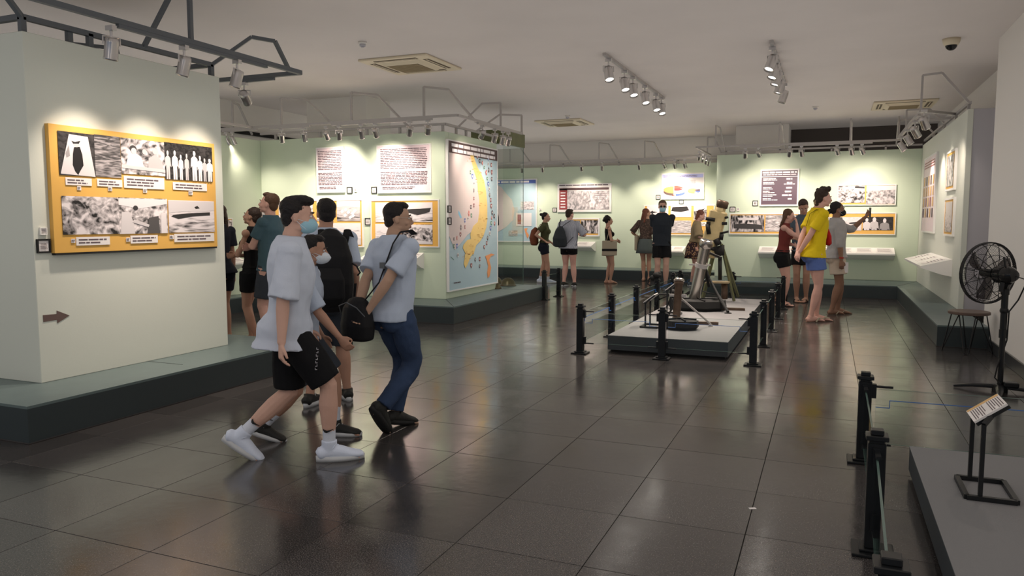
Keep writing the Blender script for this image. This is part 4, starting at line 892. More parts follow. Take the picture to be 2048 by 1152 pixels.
# hardware draped on a left barrier post
p = onY(1308, 556, ysr[2]+.07); t = thing('camera_bag', 'small black camera bag lying over a left barrier post', 'bag', (XLc, ysr[2]+.07, BH))
bm = BM(); ball(bm, (0, 0, .045), (.075, .06, .05)); ball(bm, (-.07, 0, .0), (.05, .05, .05)); ball(bm, (.03, 0, .075), (.035, .035, .03)); link('body', bm, 'blackmat', t, True)
bm = BM(); tube(bm, [(-.05, 0, .04), (-.13, .0, -.02), (-.15, 0, -.1), (-.1, 0, -.13)], .012, n=6); link('strap', bm, 'blackmat', t)
for k, (x, y, dx) in enumerate(((-1.3, 11.0, .5), (-1.35, 9.35, .3))):
    t = thing('shell_part', 'flat dark metal bar lying on the mortar platform, %s' % ('by the steel mortar' if k == 0 else 'in front of the large base plate'), 'metal part', (x, y, PT))
    bm = BM(); bar(bm, (-dx/2, 0, .018), (dx/2, .05, .018), .05, .035); link('bar', bm, 'rust', t)

# ---- fan
fb = onZ(1999, 783, 0); FX, FY = min(fb.x, 1.40), fb.y
t = thing('pedestal_fan', 'large black pedestal fan turned away, by the right wall', 'fan', (FX, FY, 0))
o = Vector((FX, FY, 0))
bm = BM()
for a in (math.radians(170), math.radians(80), math.radians(-10), math.radians(-100)):
    d = Vector((math.cos(a), math.sin(a), 0)); l = .28 if math.cos(a) > .5 else .34
    tube(bm, [d*.03+Vector((0, 0, .045)), d*l*.6+Vector((0, 0, .035)), d*l+Vector((0, 0, .012))], [(.035, .02), (.028, .016), (.012, .01)], n=8)
cyl(bm, (0, 0), .06, .0, .06, n=16); link('base', bm, 'black', t)
bm = BM(); box(bm, (.02, -.06, .05), (.13, .02, .09), bev=.008); link('foot_switch', bm, 'black', t)
pt = onY(2005, 575, FY)-o; pz = pt.z
bm = BM(); cyl(bm, (0, 0), .022, .05, pz*.55, n=14); cyl(bm, (0, 0), .030, pz*.52, pz*.60, n=14); cyl(bm, (0, 0), .026, pz*.6, pz, n=14); link('pole', bm, 'black', t)
bm = BM(); ball(bm, (0, 0, pz*.78), .035); cyl(bm, (0, 0), .032, pz-.06, pz+.01, n=12); link('height_collar', bm, 'black', t)
hc = onY(1976, 546, FY+.10)-o; R_ = 62/(FPX/((Vector((FX, FY, .9))-EYE).dot(FW)))
ax = Vector((-.86, .50, -.02)).normalized()       # blowing away to the left
# the picture shows the guard nearly round: keep the axis close to the line of sight
los = (o+hc-EYE).normalized(); ax = (los*.80 + Vector((-.62, .0, .06))).normalized()
x_, y_, z_ = frame_of(ax, (0, 0, 1)); MF = Matrix.Translation(hc) @ Matrix((x_, y_, z_)).transposed().to_4x4()
bm = BM()
for z, r in ((.0, R_), (.012, R_*1.0), (-.012, R_)): tube(bm, [(r*math.cos(a), r*math.sin(a), z) for a in [k*2*PI/40 for k in range(41)]], .006, n=6, caps=False)
bm.transform(MF); link('guard_rim', bm, 'black', t)
def cage(sg, nm):
    bm = BM(); n = 90
    for k in range(n):
        a = 2*PI*k/n; rr = [R_, R_*.9, R_*.55, R_*.2]; zz = [0, sg*.045, sg*.085, sg*.09]
        tube(bm, [(r*math.cos(a+.25*(1-r/R_)), r*math.sin(a+.25*(1-r/R_)), z) for r, z in zip(rr, zz)], .0011, n=3, caps=False)
    for r, z in ((R_*.93, .035), (R_*.6, .08), (R_*.22, .09)): tube(bm, [(r*math.cos(a), r*math.sin(a), sg*z) for a in [k*2*PI/32 for k in range(33)]], .0025, n=4, caps=False)
    for k in range(8 if sg > 0 else 12):
        a = 2*PI*k/(8 if sg > 0 else 12)+.2; tube(bm, [(r*math.cos(a), r*math.sin(a), sg*z) for r, z in ((R_, 0), (R_*.9, .045), (R_*.5, .086), (R_*.1, .092))], .003, n=4, caps=False)
    bm.transform(MF); g = link(nm, bm, 'black', t); return g
cage(1, 'front_guard'); cage(-1, 'rear_guard')
for k in range(3):
    bm = BM(); a0 = 2*PI*k/3+.5; vs = []
    for i in range(7):
        r = R_*(.14+.74*i/6); wd = .30+.42*math.sin(PI*i/7)
        vs.append([bm.verts.new((r*math.cos(a0+s_*wd*.5+.2*i/6), r*math.sin(a0+s_*wd*.5+.2*i/6), s_*.03*(1-i/9))) for s_ in (-1, 0, 1)])
    for i in range(6):
        for j in range(2): bm.faces.new((vs[i][j], vs[i+1][j], vs[i+1][j+1], vs[i][j+1]))
    bm.transform(MF); bo = link('blade', bm, 'smoke', t, True); so = bo.modifiers.new('thickness', 'SOLIDIFY'); so.thickness = .002
bm = BM(); tube(bm, [(0, 0, .06), (0, 0, -.06)], .035, n=16); bm.transform(MF); link('hub', bm, 'black', t)
mc = hc - ax*.22
bm = BM(); tube(bm, [hc-ax*.09, hc-ax*.12, hc-ax*.24, hc-ax*.29], [.05, .075, .07, .04], n=18); link('motor_housing', bm, 'dome', t, True)
bm = BM(); tube(bm, [hc-ax*.19+Vector((0, 0, .05)), hc-ax*.19+Vector((-.02, 0, .15))], .008, n=8); link('oscillation_knob', bm, 'black', t)
bm = BM(); tube(bm, [mc+Vector((0, 0, -.05)), Vector((0, 0, pz)), Vector((0, 0, pz-.05))], [.035, .03, .028], n=10); bar(bm, mc+Vector((-.04, 0, -.06)), mc+Vector((-.05, 0, -.14)), .03); link('tilt_bracket', bm, 'black', t)
bm = BM(); tube(bm, [hc-ax*.27, hc-ax*.33+Vector((.06, 0, -.03)), Vector((.09, -.03, pz-.10)), Vector((.03, -.03, pz-.2)), Vector((.032, 0, pz*.5)), Vector((-.03, -.02, .22)), Vector((-.045, -.02, .12)), Vector((.0, -.03, .07))], .006, n=6); link('cord', bm, 'cord', t)

# ---- stool
sp_ = onZ(1934, 704, 0); t = thing('stool', 'round wooden stool on black hairpin legs by the end of the plinth', 'stool', (sp_.x, sp_.y, 0), .6)
sz = (onY(1938, 622, sp_.y)).z; sr = 37/(FPX/((sp_-EYE).dot(FW)))
bm = BM(); tube(bm, [(0, 0, sz-.035), (0, 0, sz-.03), (0, 0, sz-.006), (0, 0, sz)], [sr*.94, sr, sr, sr*.95], n=36, hint=(0, 1, 0)); link('seat', bm, 'darkwood', t)
for k in range(4):
    a = PI/4+k*PI/2; d = Vector((math.cos(a), math.sin(a), 0)); n_ = Vector((-d.y, d.x, 0)); b1_ = d*sr*1.16
    bm = BM(); tube(bm, [d*sr*.8+n_*.07+Vector((0, 0, sz-.035)), b1_+n_*.022+Vector((0, 0, .02)), b1_+n_*.012+Vector((0, 0, .007)), b1_-n_*.012+Vector((0, 0, .007)), b1_-n_*.022+Vector((0, 0, .02)), d*sr*.45-n_*.09+Vector((0, 0, sz-.035))], .0065, n=6); link('leg', bm, 'black', t)
# ---- little bit of paper on the floor
p = onZ(1505, 1017, 0); bm = BM(); box(bm, (-.018, -.010, 0), (.018, .010, .0008), mtx=Matrix.Rotation(.5, 4, 'Z')); o = link('paper_scrap', bm, 'caption'); o.location = (p.x, p.y, .0004); tag(o, 'tiny scrap of white paper lying on the open floor', 'paper')

# ============================================================ PEOPLE
def vmat(name, col, rough=.85, bump=.15, bs=220, var=.0): 
    return mat(name, col, rough, bump=bump, bscale=bs, var=var, vscale=3, spec=.3)
SK = {k: mat('skin '+k, c, .5, bump=.05, bscale=150, var=.06, vscale=8, spec=.35) for k, c in
      {'light': (.55, .33, .25), 'pink': (.60, .34, .27), 'tan': (.40, .22, .15), 'asian': (.42, .26, .18), 'brown': (.24, .13, .085), 'warm': (.46, .26, .18)}.items()}
HR = {k: mat('hair '+k, c, .55, bump=.6, bscale=90) for k, c in {'black': (.012, .010, .010), 'dark': (.035, .02, .014), 'brown': (.09, .045, .025), 'auburn': (.15, .05, .03), 'blond': (.36, .25, .13), 'mid': (.10, .06, .04)}.items()}
M['lip'] = mat('lips', (.35, .12, .10), .5); M['eyewhite'] = mat('eye white', (.7, .68, .66), .2); M['iris'] = mat('dark iris', (.02, .012, .01), .15)
M['maskblue'] = mat('pale blue mask', (.30, .50, .58), .8, bump=.1); M['maskwhite'] = mat('white mask', (.62, .66, .70), .8, bump=.1); M['maskblack'] = mat('black mask', (.012, .012, .014), .8)
M['sock'] = mat('white sock', (.58, .60, .66), .9, bump=.3, bscale=260); M['shoewhite'] = mat('white sneaker', (.60, .64, .74), .6, bump=.1)
M['shoeblack'] = mat('black sneaker', (.02, .02, .018), .6, bump=.2); M['sole'] = mat('pale sole', (.50, .50, .50), .6); M['solebl'] = mat('black sole', (.012, .012, .012), .6)
M['sandal'] = mat('tan sandal', (.16, .11, .08), .6); M['lace'] = mat('laces', (.5, .5, .5), .8)

def remesh(o, vox, smooth=4, wr=0, wscale=.12, seed=0):
    m = o.modifiers.new('voxel', 'REMESH'); m.mode = 'VOXEL'; m.voxel_size = vox; m.use_smooth_shade = True
    s = o.modifiers.new('smooth', 'SMOOTH'); s.iterations = smooth; s.factor = .5
    if wr:
        key = 'folds%.2f' % wscale
        tx = bpy.data.textures.get(key) or bpy.data.textures.new(key, 'CLOUDS'); tx.noise_scale = wscale; tx.noise_depth = 2
        d = o.modifiers.new('folds', 'DISPLACE'); d.texture = tx; d.strength = wr; d.mid_level = .5; d.texture_coords = 'GLOBAL'
    return o
def lerp(a, b, t): return a+(b-a)*t
def ik(a, c, l1, l2, pole):
    """middle joint of a two bone chain from a to c; returns (mid, end)"""
    d = c-a; L_ = d.length
    if L_ > (l1+l2)*.999: c = a+d.normalized()*(l1+l2)*.999; d = c-a; L_ = d.length
    x = (l1*l1-l2*l2+L_*L_)/(2*L_); h = math.sqrt(max(0, l1*l1-x*x)); u = d.normalized()
    p = Vector(pole); p = (p-u*p.dot(u)); p = p.normalized() if p.length > 1e-5 else Vector((0, 1, 0))
    return a+u*x+p*h, c
def limb(bm, a, m, c, prof1, prof2, n=12, hint=(1, 0, 0)):
    """tapering limb through a joint; profiles are lists of (t, radius)"""
    pts = [a.lerp(m, t) for t, _ in prof1]+[m.lerp(c, t) for t, _ in prof2[1:]]
    rs = [r for _, r in prof1]+[r for _, r in prof2[1:]]
    tube(bm, pts, rs, n=n, hint=hint)

class Fig:
    def __init__(s, label, px, H, facing, skin='light', hair='dark', sex='m', g=1.0, vox=.009, feet=None, hip=(0, 0), hipdrop=0.0, lean=0, side=0,
                 twist=0, head=(0, 0, 0), hands=None, name='person', ground=None, neckfwd=0.0, curl=(.5, .5)):
        p = ground or onZ(*px, 0)
        s.root = thing(name, label, 'person', (p[0], p[1], 0), facing)
        s.H = H; s.g = g; s.vox = vox; s.sex = sex; s.sk = SK[skin]; s.hr = HR[hair]; s.curl = curl
        f = sex == 'f'; k = H; s.k = k
        s.ft = feet or {-1: (-.055*k*1.0, 0, 0, 0, 0), 1: (.055*k, 0, 0, 0, 0)}    # x, y, lift, yaw out deg, heel pitch deg
        # hips
        s.hc = Vector((hip[0], hip[1], .525*k-hipdrop)); s.lean = math.radians(lean); s.side = math.radians(side); s.tw = math.radians(twist)
        s.up = Vector((math.sin(s.side), math.sin(s.lean)*math.cos(s.side), math.cos(s.lean)*math.cos(s.side)))
        s.hw = (.056 if f else .052)*k; s.shw = (.098 if f else .108)*k*(1+(g-1)*.3)
        s.ank, s.knee, s.hipj, s.elb, s.wri, s.sho = {}, {}, {}, {}, {}, {}
        for sd in (-1, 1):
            x, y, lift, yo, hp = s.ft[sd]; hpr = math.radians(hp)
            # the toes stay where they are, the heel rises
            ah = .042*k; yr = math.radians(yo)*-sd; fwd = Vector((math.sin(yr), math.cos(yr), 0))
            ball_ = Vector((x, y, 0))+fwd*.085*k
            off = -fwd*.085*k*math.cos(hpr)+Vector((0, 0, .085*k*math.sin(hpr)))+Vector((0, 0, ah*math.cos(hpr)))+fwd*ah*math.sin(hpr)
            s.ank[sd] = ball_+off+Vector((0, 0, lift)); s.ft[sd] = (x, y, lift, yr, hpr, fwd)
            s.hipj[sd] = s.hc+Vector((sd*s.hw*math.cos(s.tw*.3), sd*s.hw*math.sin(s.tw*.3), -.005*k))
            s.knee[sd], s.ank[sd] = ik(s.hipj[sd], s.ank[sd], .245*k, .240*k, fwd+Vector((sd*.12, 0, 0)))
        s.R = lambda t: Vector((math.cos(s.tw*t), math.sin(s.tw*t), 0))
        for sd in (-1, 1): s.sho[sd] = s.spine(.805)+s.R(1)*sd*s.shw
        hands = hands or {}
        for sd in (-1, 1):
            h = hands.get(sd) or (sd*(s.shw/k+.035), .03, .47, (0, -1, 0))
            tgt = Vector((h[0]*k, h[1]*k, h[2]*k))
            s.elb[sd], s.wri[sd] = ik(s.sho[sd], tgt, .172*k, .150*k, h[3])
        s.palm = {sd: (hands[sd][4] if sd in hands and len(hands[sd]) > 4 else None) for sd in (-1, 1)}
        # head
        s.nb = s.spine(.845); hy, hpt, ht = [math.radians(v) for v in head]
        s.hm = Euler((hpt, ht, hy+s.tw), 'XYZ').to_matrix()
        s.hd = s.nb+s.up*.045*k+Vector((0, .012*k+neckfwd*k, .045*k*.7))
        s.body()
    def spine(s, z): return s.hc+s.up*((z-.525)*s.k)
    def tor(s, rows, infl=0.0):
        k, g, bm = s.k, s.g, BM()
        pts, rs = [], []
        for z, wd, dp, oy in rows:
            p = s.spine(z)+Vector((0, oy*k, 0)); pts.append(p); rs.append((wd*k*g+infl, dp*k*g+infl))
        # rings aligned with the shoulders
        rings = []
        n = 20
        for i, (p, (a, b)) in enumerate(zip(pts, rs)):
            t = min(1, max(0, (rows[i][0]-.53)/.25)); x = s.R(.3+.7*t); y = s.up.cross(x).normalized()
            if y.y < 0: y = -y
            rings.append([bm.verts.new(p+x*a*(abs(math.cos(q))**.85)*(1 if math.cos(q) > 0 else -1)+y*b*(abs(math.sin(q))**.9)*(1 if math.sin(q) > 0 else -1)) for q in [2*PI*(j+.5)/n for j in range(n)]])
        for i in range(len(rings)-1):
            for j in range(n): bm.faces.new((rings[i][j], rings[i][(j+1) % n], rings[i+1][(j+1) % n], rings[i+1][j]))
        bm.faces.new(rings[0][::-1]); bm.faces.new(rings[-1]); bmesh.ops.recalc_face_normals(bm, faces=bm.faces[:])
        return bm
    def rows(s):
        if s.sex == 'f': return [(.455, .075, .05, -.004), (.49, .096, .060, -.008), (.53, .098, .062, -.008), (.58, .080, .052, -.002), (.62, .070, .046, 0), (.67, .074, .048, .004), (.72, .084, .056, .008), (.76, .088, .052, .003), (.795, .088, .044, 0), (.825, .058, .036, -.002), (.848, .036, .034, 0)]
        return [(.455, .070, .05, -.004), (.49, .088, .058, -.006), (.53, .088, .060, -.006), (.58, .080, .055, 0), (.62, .078, .053, .002), (.67, .086, .058, .004), (.72, .098, .064, .004), (.76, .104, .062, .0), (.795, .102, .050, -.002), (.825, .070, .042, -.004), (.848, .042, .038, 0)]
    def body(s):
        k, g = s.k, s.g; bm = s.tor(s.rows())
        if s.sex == 'f':
            for sd in (-1, 1): ball(bm, s.spine(.725)+s.R(1)*sd*.040*k+Vector((0, .045*k, 0)), (.038*k, .034*k, .036*k))
        for sd in (-1, 1):
            ball(bm, s.spine(.50)+Vector((sd*.040*k, -.036*k, -.005*k)), (.05*k*g, .042*k*g, .052*k*g))
            ball(bm, s.sho[sd], (.031*k*g, .030*k*g, .030*k*g))
            a, e, c = s.sho[sd], s.elb[sd], s.wri[sd]; gg = k*(g if s.sex == 'm' else g*.86)
            limb(bm, a+(s.spine(.80)-a)*.25, e, c, [(0, .030*gg), (.25, .029*gg), (.5, .0275*gg), (.8, .0235*gg), (1, .0225*gg)], [(0, .0225*gg), (.22, .0235*gg), (.5, .0205*gg), (.85, .0155*gg), (1, .0150*gg)])
            s.hand(bm, sd)
            a, m, c = s.hipj[sd], s.knee[sd], s.ank[sd]; gl = k*g
            tg = 1.06 if s.sex == 'f' else 1.0
            limb(bm, a, m, c, [(0, .052*gl*tg), (.15, .052*gl*tg), (.4, .047*gl*tg), (.75, .037*gl), (.93, .0325*gl), (1, .032*gl)], [(0, .032*gl), (.10, .031*gl), (.30, .034*gl), (.5, .0305*gl), (.8, .0205*gl), (1, .0195*gl)])
            d = (c-m).normalized(); bk = -s.ft[sd][5]; ball(bm, m.lerp(c, .30)+bk*.010*gl, (.026*gl, .026*gl, .06*gl), Matrix((frame_of(d)[0], frame_of(d)[1], d)).transposed())
            s.foot(bm, sd)
        # neck and head
        hd = s.hd; tube(bm, [s.nb-s.up*.03*k, s.nb+s.up*.012*k, hd+s.hm@Vector((0, -.012*k, -.040*k)), hd+s.hm@Vector((0, -.01*k, 0))], [.034*k, .033*k, .032*k, .030*k], n=14)
        q = k/1.75; F = lambda x, y, z: hd+s.hm@(Vector((x, y, z))*q); V = lambda *r: tuple(v*q for v in r)
        def E_(c, r, rot=None): ball(bm, F(*c), V(*r), (s.hm @ rot) if rot else s.hm, sub=3)
        E_((0, -.012, .032), (.073, .094, .086)); E_((0, .014, -.012), (.064, .076, .080)); E_((0, .030, -.052), (.050, .054, .050)); E_((0, .062, -.088), (.021, .020, .017))
        for sd in (-1, 1):
            E_((sd*.074, -.008, -.008), (.008, .018, .030)); E_((sd*.040, .062, -.030), (.018, .016, .016)); E_((sd*.030, .080, .022), (.022, .010, .008))
            E_((sd*.044, .005, -.066), (.016, .035, .020))
        tube(bm, [F(0, .084, .016), F(0, .098, -.008), F(0, .109, -.026), F(0, .092, -.036)], [.007*q, .009*q, .013*q, .012*q], n=10)
        E_((0, .084, -.056), (.024, .012, .010))
        o = link('body', bm, s.sk, s.root, True); remesh(o, s.vox if s.vox > .0065 else .006, 3); s.bodyo = o
        # eyes, brows, lips
        for sd in (-1, 1):
            bm = BM(); ball(bm, F(sd*.031, .0815, .006), V(.013, .009, .007), s.hm); e = link('eye', bm, 'eyewhite', s.root, True)
            bm = BM(); ball(bm, F(sd*.031, .0875, .006), V(.0055, .004, .0055), s.hm); link('iris', bm, 'iris', e, True)
            bm = BM(); tube(bm, [F(sd*.014, .090, .026), F(sd*.030, .0925, .031), F(sd*.048, .080, .027)], [.004*q, .0045*q, .003*q], n=6); link('eyebrow', bm, s.hr, s.root, True)
        bm = BM(); ball(bm, F(0, .0925, -.053), V(.021, .006, .0045), s.hm); ball(bm, F(0, .0915, -.061), V(.018, .007, .005), s.hm); link('lips', bm, 'lip', s.root, True)
        s.F, s.V, s.q = F, V, q
    def hand(s, bm, sd):
        k = s.k; q = k/1.75; w, e = s.wri[sd], s.elb[sd]; d = (w-e).normalized()
        pn = Vector(s.palm[sd]) if s.palm[sd] else Vector((-sd, 0, 0)); pn = (pn-d*pn.dot(d)); pn = pn.normalized() if pn.length > 1e-4 else Vector((0, 1, 0))
        th = d.cross(pn)*(1 if sd > 0 else -1)   # towards the thumb
        if s.palm[sd] is None and th.y < 0: th = -th
        p0 = w; p1 = w+d*.055*q; p2 = w+d*.092*q
        tube(bm, [p0-d*.01, p0+d*.02*q, p1, p2], [(.022*q, .019*q), (.030*q, .017*q), (.040*q, .015*q), (.039*q, .012*q)], n=12, hint=tuple(pn.cross(d)) and tuple(pn))
        cu = s.curl[0 if sd < 0 else 1]
        for i, (off, ln) in enumerate(((.030, .072), (.010, .080), (-.010, .074), (-.029, .058))):
            b0 = p2-d*.012*q+th*off*q; dirv = (d+th*off*1.6).normalized(); pts = [b0]; a = cu*.25
            for j, fr in enumerate((.42, .32, .26)):
                a += cu*.55*(1+.12*i); dv = (dirv*math.cos(a)+pn*math.sin(a)).normalized(); pts.append(pts[-1]+dv*ln*fr*q)
            tube(bm, pts, [.0092*q, .0088*q, .0080*q, .0066*q], n=8)
        tp = [p0+d*.018*q+th*.016*q, p0+d*.045*q+th*.046*q+pn*.008*q, p0+d*.072*q+th*.056*q+pn*.018*q, p0+d*.092*q+th*.052*q+pn*.026*q]
        tube(bm, tp, [.013*q, .0115*q, .0098*q, .0078*q], n=8)
    def fm(s, sd):
        """matrix of a foot: y forward, z up from the sole"""
        x, y, lift, yr, hp, fwd = s.ft[sd]; k = s.k; a = s.ank[sd]
        R = Matrix.Rotation(-yr, 4, 'Z') @ Matrix.Rotation(-hp, 4, 'X')
        return Matrix.Translation(a) @ R @ Matrix.Translation((0, 0, -.042*k))
    def foot(s, bm, sd):
        k = s.k; m = s.fm(sd); P = lambda x, y, z: m @ (Vector((x, y, z))*k)
        tube(bm, [P(0, -.034, .016), P(0, -.018, .020), P(0, .02, .026), P(sd*-.002, .055, .021), P(0, .085, .013), P(0, .104, .009)], [(.016*k, .015*k), (.020*k, .022*k), (.020*k, .026*k), (.024*k, .019*k), (.026*k, .012*k), (.020*k, .008*k)], n=12, hint=tuple(m.to_3x3() @ Vector((0, 0, 1))))
        ball(bm, P(0, -.004, .035), (.021*k, .023*k, .025*k))
        for i in range(5):
            xx = (-.020+.0095*i)*(-sd) if True else 0; L_ = .020-.0028*i
            tube(bm, [P(xx*-1, .096, .010), P(xx*-1, .100+L_, .007)], [.0062*k*(1.2 if i == 0 else 1)*.9, .0052*k], n=6)
    # ---------------------------------------------------------------- clothes
    def top(s, m, hem=.47, loose=.012, sleeve=.65, sloose=.014, name='shirt', wr=.012, hemflare=.012, neck=.842, arms=(-1, 1), sleeveless=False, wsc=.13):
        k = s.k; rows = [r for r in s.rows() if r[0] > hem+.015 and r[0] < neck]
        r0 = rows[0]; rows = [(hem, max(r0[1], rows[1][1])+hemflare, max(r0[2], rows[1][2])+hemflare, r0[3])]+rows
        mx = max(r[1] for r in rows if r[0] > .7)*.90
        rows = [(z, a, b+(.018 if z < .545 else 0), oy-(.010 if z < .545 else 0)) for z, a, b, oy in rows]
        rows = [(z, max(a, mx if (z < .7 and s.sex == 'm') else a), b, oy) for z, a, b, oy in rows]
        rows = [(z, a-(.002 if z > .81 else 0), b, oy) for z, a, b, oy in rows]; rows.append((neck+.012, .044-loose/k*.6, .041-loose/k*.6, -.002))
        bm = s.tor(rows, loose)
        if s.sex == 'f':
            for sd in (-1, 1): ball(bm, s.spine(.725)+s.R(1)*sd*.040*k+Vector((0, .046*k, 0)), (.042*k, .038*k, .040*k))
        for sd in arms:
            a, e, c = s.sho[sd], s.elb[sd], s.wri[sd]
            if sleeveless:
                tube(bm, [s.spine(.78)+s.R(1)*sd*.055*k, s.spine(.835)+s.R(1)*sd*.062*k], [.03*k, .018*k], n=10); continue
            a = a-s.up*loose*.25; ball(bm, a, .035*k*s.g+loose*.45)
            st = a+(s.spine(.78)-a)*.4
            if sleeve <= 1: pts = [st, a, a.lerp(e, sleeve*.5), a.lerp(e, sleeve)]; rr = [.036*k+loose*.2, .034*k*s.g+loose*.35, .030*k*s.g+sloose*.9, .031*k*s.g+sloose*1.25]
            else:
                t2 = sleeve-1; pts = [st, a, a.lerp(e, .5), a.lerp(e, .92), e.lerp(c, .1*t2+.03), e.lerp(c, t2)]; rr = [.040*k, .036*k*s.g+loose*.5, .031*k+sloose, .028*k+sloose, .027*k+sloose, .021*k+sloose]
            tube(bm, pts, rr, n=14)
        o = link(name, bm, m, s.root, True); remesh(o, max(s.vox, .008), 6, wr, wsc); return o
    def bottoms(s, m, end=.5, loose=.012, waist=.575, name='shorts', wr=.008, flare=1.15, calf=None):
        k = s.k; rows = [r for r in s.rows() if .46 < r[0] < waist]; rows = [(.465, rows[0][1]*.95, rows[0][2], rows[0][3])]+rows+[(waist, .083, .055, 0)]
        bm = s.tor(rows, loose*.7)
        for sd in (-1, 1):
            ball(bm, s.spine(.50)+Vector((sd*.040*k, -.038*k, -.005*k)), (.053*k*s.g, .044*k*s.g, .055*k*s.g))
            a, kn, c = s.hipj[sd], s.knee[sd], s.ank[sd]; g = k*s.g
            if end <= 1:
                a = a-Vector((sd*(.011*k if loose > .015 else 0), 0, 0)); q = a.lerp(kn, end); tt = .055*g*(1.06 if s.sex == 'f' else 1)+.006; r1 = lerp(.053, .038, end)*g+loose*flare*1.3
                tube(bm, [a+Vector((0, 0, .01*k)), a.lerp(kn, .12), a.lerp(kn, end*.6), q], [tt, max(tt, .054*g+loose*.55), max(tt-.002, .050*g+loose), r1], n=16)
            else:
                e = end-1
                tube(bm, [a+Vector((0, 0, .02*k)), a.lerp(kn, .15), a.lerp(kn, .5), a.lerp(kn, .88), kn.lerp(c, .12), kn.lerp(c, .35), kn.lerp(c, .7), kn.lerp(c, e)], [.052*g, .052*g+loose, .047*g+loose, .037*g+loose, .036*g+loose, .037*g+loose, .029*g+loose, .027*g+loose*1.3], n=16)
        o = link(name, bm, m, s.root, True); remesh(o, max(s.vox, .008), 4, wr, .08); return o
    def skirt(s, m, end=.33, waist=.60, flare=.03, name='skirt'):
        k = s.k; bm = BM(); n = 28; rings = []
        for z, a, b in ((waist, .078, .056), (.56, .096, .074), (.52, .110, .088), (.45, .112+flare*.4, .092+flare*.4), (end, .114+flare, .092+flare)):
            p = s.spine(z) if z > .52 else s.hc+Vector((0, 0, (z-.525)*k)); p = p+Vector((0, -.010*k*(z < .58), 0)); rings.append([bm.verts.new(p+Vector((a*k*s.g*math.cos(q)*(1+.035*math.sin(7*q)*(z < .5)), b*k*s.g*math.sin(q)*(1+.05*math.sin(9*q)*(z < .5)), 0))) for q in [2*PI*j/n for j in range(n)]])
        for i in range(len(rings)-1):
            for j in range(n): bm.faces.new((rings[i][j], rings[i][(j+1) % n], rings[i+1][(j+1) % n], rings[i+1][j]))
        bm.faces.new(rings[0][::-1]); bmesh.ops.recalc_face_normals(bm, faces=bm.faces[:]); o = link(name, bm, m, s.root, True)
        so = o.modifiers.new('thickness', 'SOLIDIFY'); so.thickness = .006; return o
    def hair(s, style='short', mat_=None):
        F, V, q = s.F, s.V, s.q; bm = BM(); hm = s.hm; R = lambda a: hm @ Matrix.Rotation(math.radians(a), 3, 'X')
        ball(bm, F(0, -.026, .050), V(.081, .092, .083), R(-14), sub=3); ball(bm, F(0, -.058, .000), V(.070, .050, .070), hm, sub=3)
        if style in ('short', 'quiff', 'fade'):
            ball(bm, F(0, .034, .104), V(.058, .046, .026), R(-12), sub=3)
        if style == 'fade': ball(bm, F(0, .02, .100), V(.066, .080, .038), hm, sub=3)
        if style == 'quiff':
            for i in range(16): a = rnd.uniform(0, 2*PI); r = rnd.uniform(.02, .07); ball(bm, F(r*math.cos(a), r*math.sin(a)*1.1+.005, .118+rnd.uniform(-.01, .02)), V(.022, .026, .022), hm)
        if style == 'mullet':
            for i in range(26): a = rnd.uniform(0, 2*PI); r = rnd.uniform(.02, .075); ball(bm, F(r*math.cos(a), r*math.sin(a)*1.1+.005, .122+rnd.uniform(-.02, .02)), V(.025, .028, .024), hm)
            for i in range(12): ball(bm, F(rnd.uniform(-.05, .05), -.075-rnd.uniform(0, .02), -.02-i*.009), V(.022, .022, .026), hm)
        if style in ('bun', 'lowbun', 'knot'):
            c = {'bun': (0, -.125, .075), 'lowbun': (0, -.120, .005), 'knot': (0, -.125, -.020)}[style]; ball(bm, F(*c), V(.040, .036, .040), hm, sub=3); ball(bm, F(c[0], c[1]+.03, c[2]), V(.028, .03, .028), hm)
        if style == 'curlybun':
            for i in range(30): a = rnd.uniform(0, 2*PI); b_ = rnd.uniform(-.6, 1.5); ball(bm, F(.078*math.cos(a)*math.cos(b_), -.04+.075*math.sin(a)*math.cos(b_), .05+.08*math.sin(b_)), V(.028, .028, .026), hm)
            ball(bm, F(0, -.130, .02), V(.042, .036, .042), hm)
        if style in ('long', 'bob', 'pony'):
            ln = {'long': 7, 'bob': 4, 'pony': 8}[style]
            if style != 'pony':
                for sd in (-1, 0, 1):
                    tube(bm, [F(sd*.055, -.045, .04)]+[F(sd*(.066+.004*j), -.055-.004*j, -.01-.035*j) for j in range(ln)], [.030*q]+[(.034-.002*j)*q for j in range(ln)], n=10)
            else: tube(bm, [F(0, -.10, .05)]+[F(.0, -.118+.004*j, .03-.032*j) for j in range(ln)], [.018*q, .026*q]+[(.027-.0025*j)*q for j in range(ln-1)], n=10)
        # keep the face clear: the front is cut back before the surface is grown
        o = link('hair', bm, mat_ or s.hr, s.root, True); remesh(o, max(s.vox*.8, .006), 3, .010, .025); return o
    def mask(s, m='maskblue', cone=False):
        F, V, q = s.F, s.V, s.q; bm = BM()
        ball(bm, F(0, .050, -.050), V(.064, .072, .054) if not cone else V(.060, .080, .055), s.hm, sub=3)
        if cone: tube(bm, [F(0, .07, -.045), F(0, .135, -.050)], [.045*q, .008*q], n=12)
        o = link('face_mask', bm, m, s.root, True); remesh(o, .006, 2)
        bm = BM()
        for sd in (-1, 1):
            for z in (-.03, -.075): tube(bm, [F(sd*.055, .055, z), F(sd*.071, .02, z*.6), F(sd*.080, -.015, -.012)], .0016, n=4)
        link('ear_loop', bm, 'maskwhite', s.root); return o
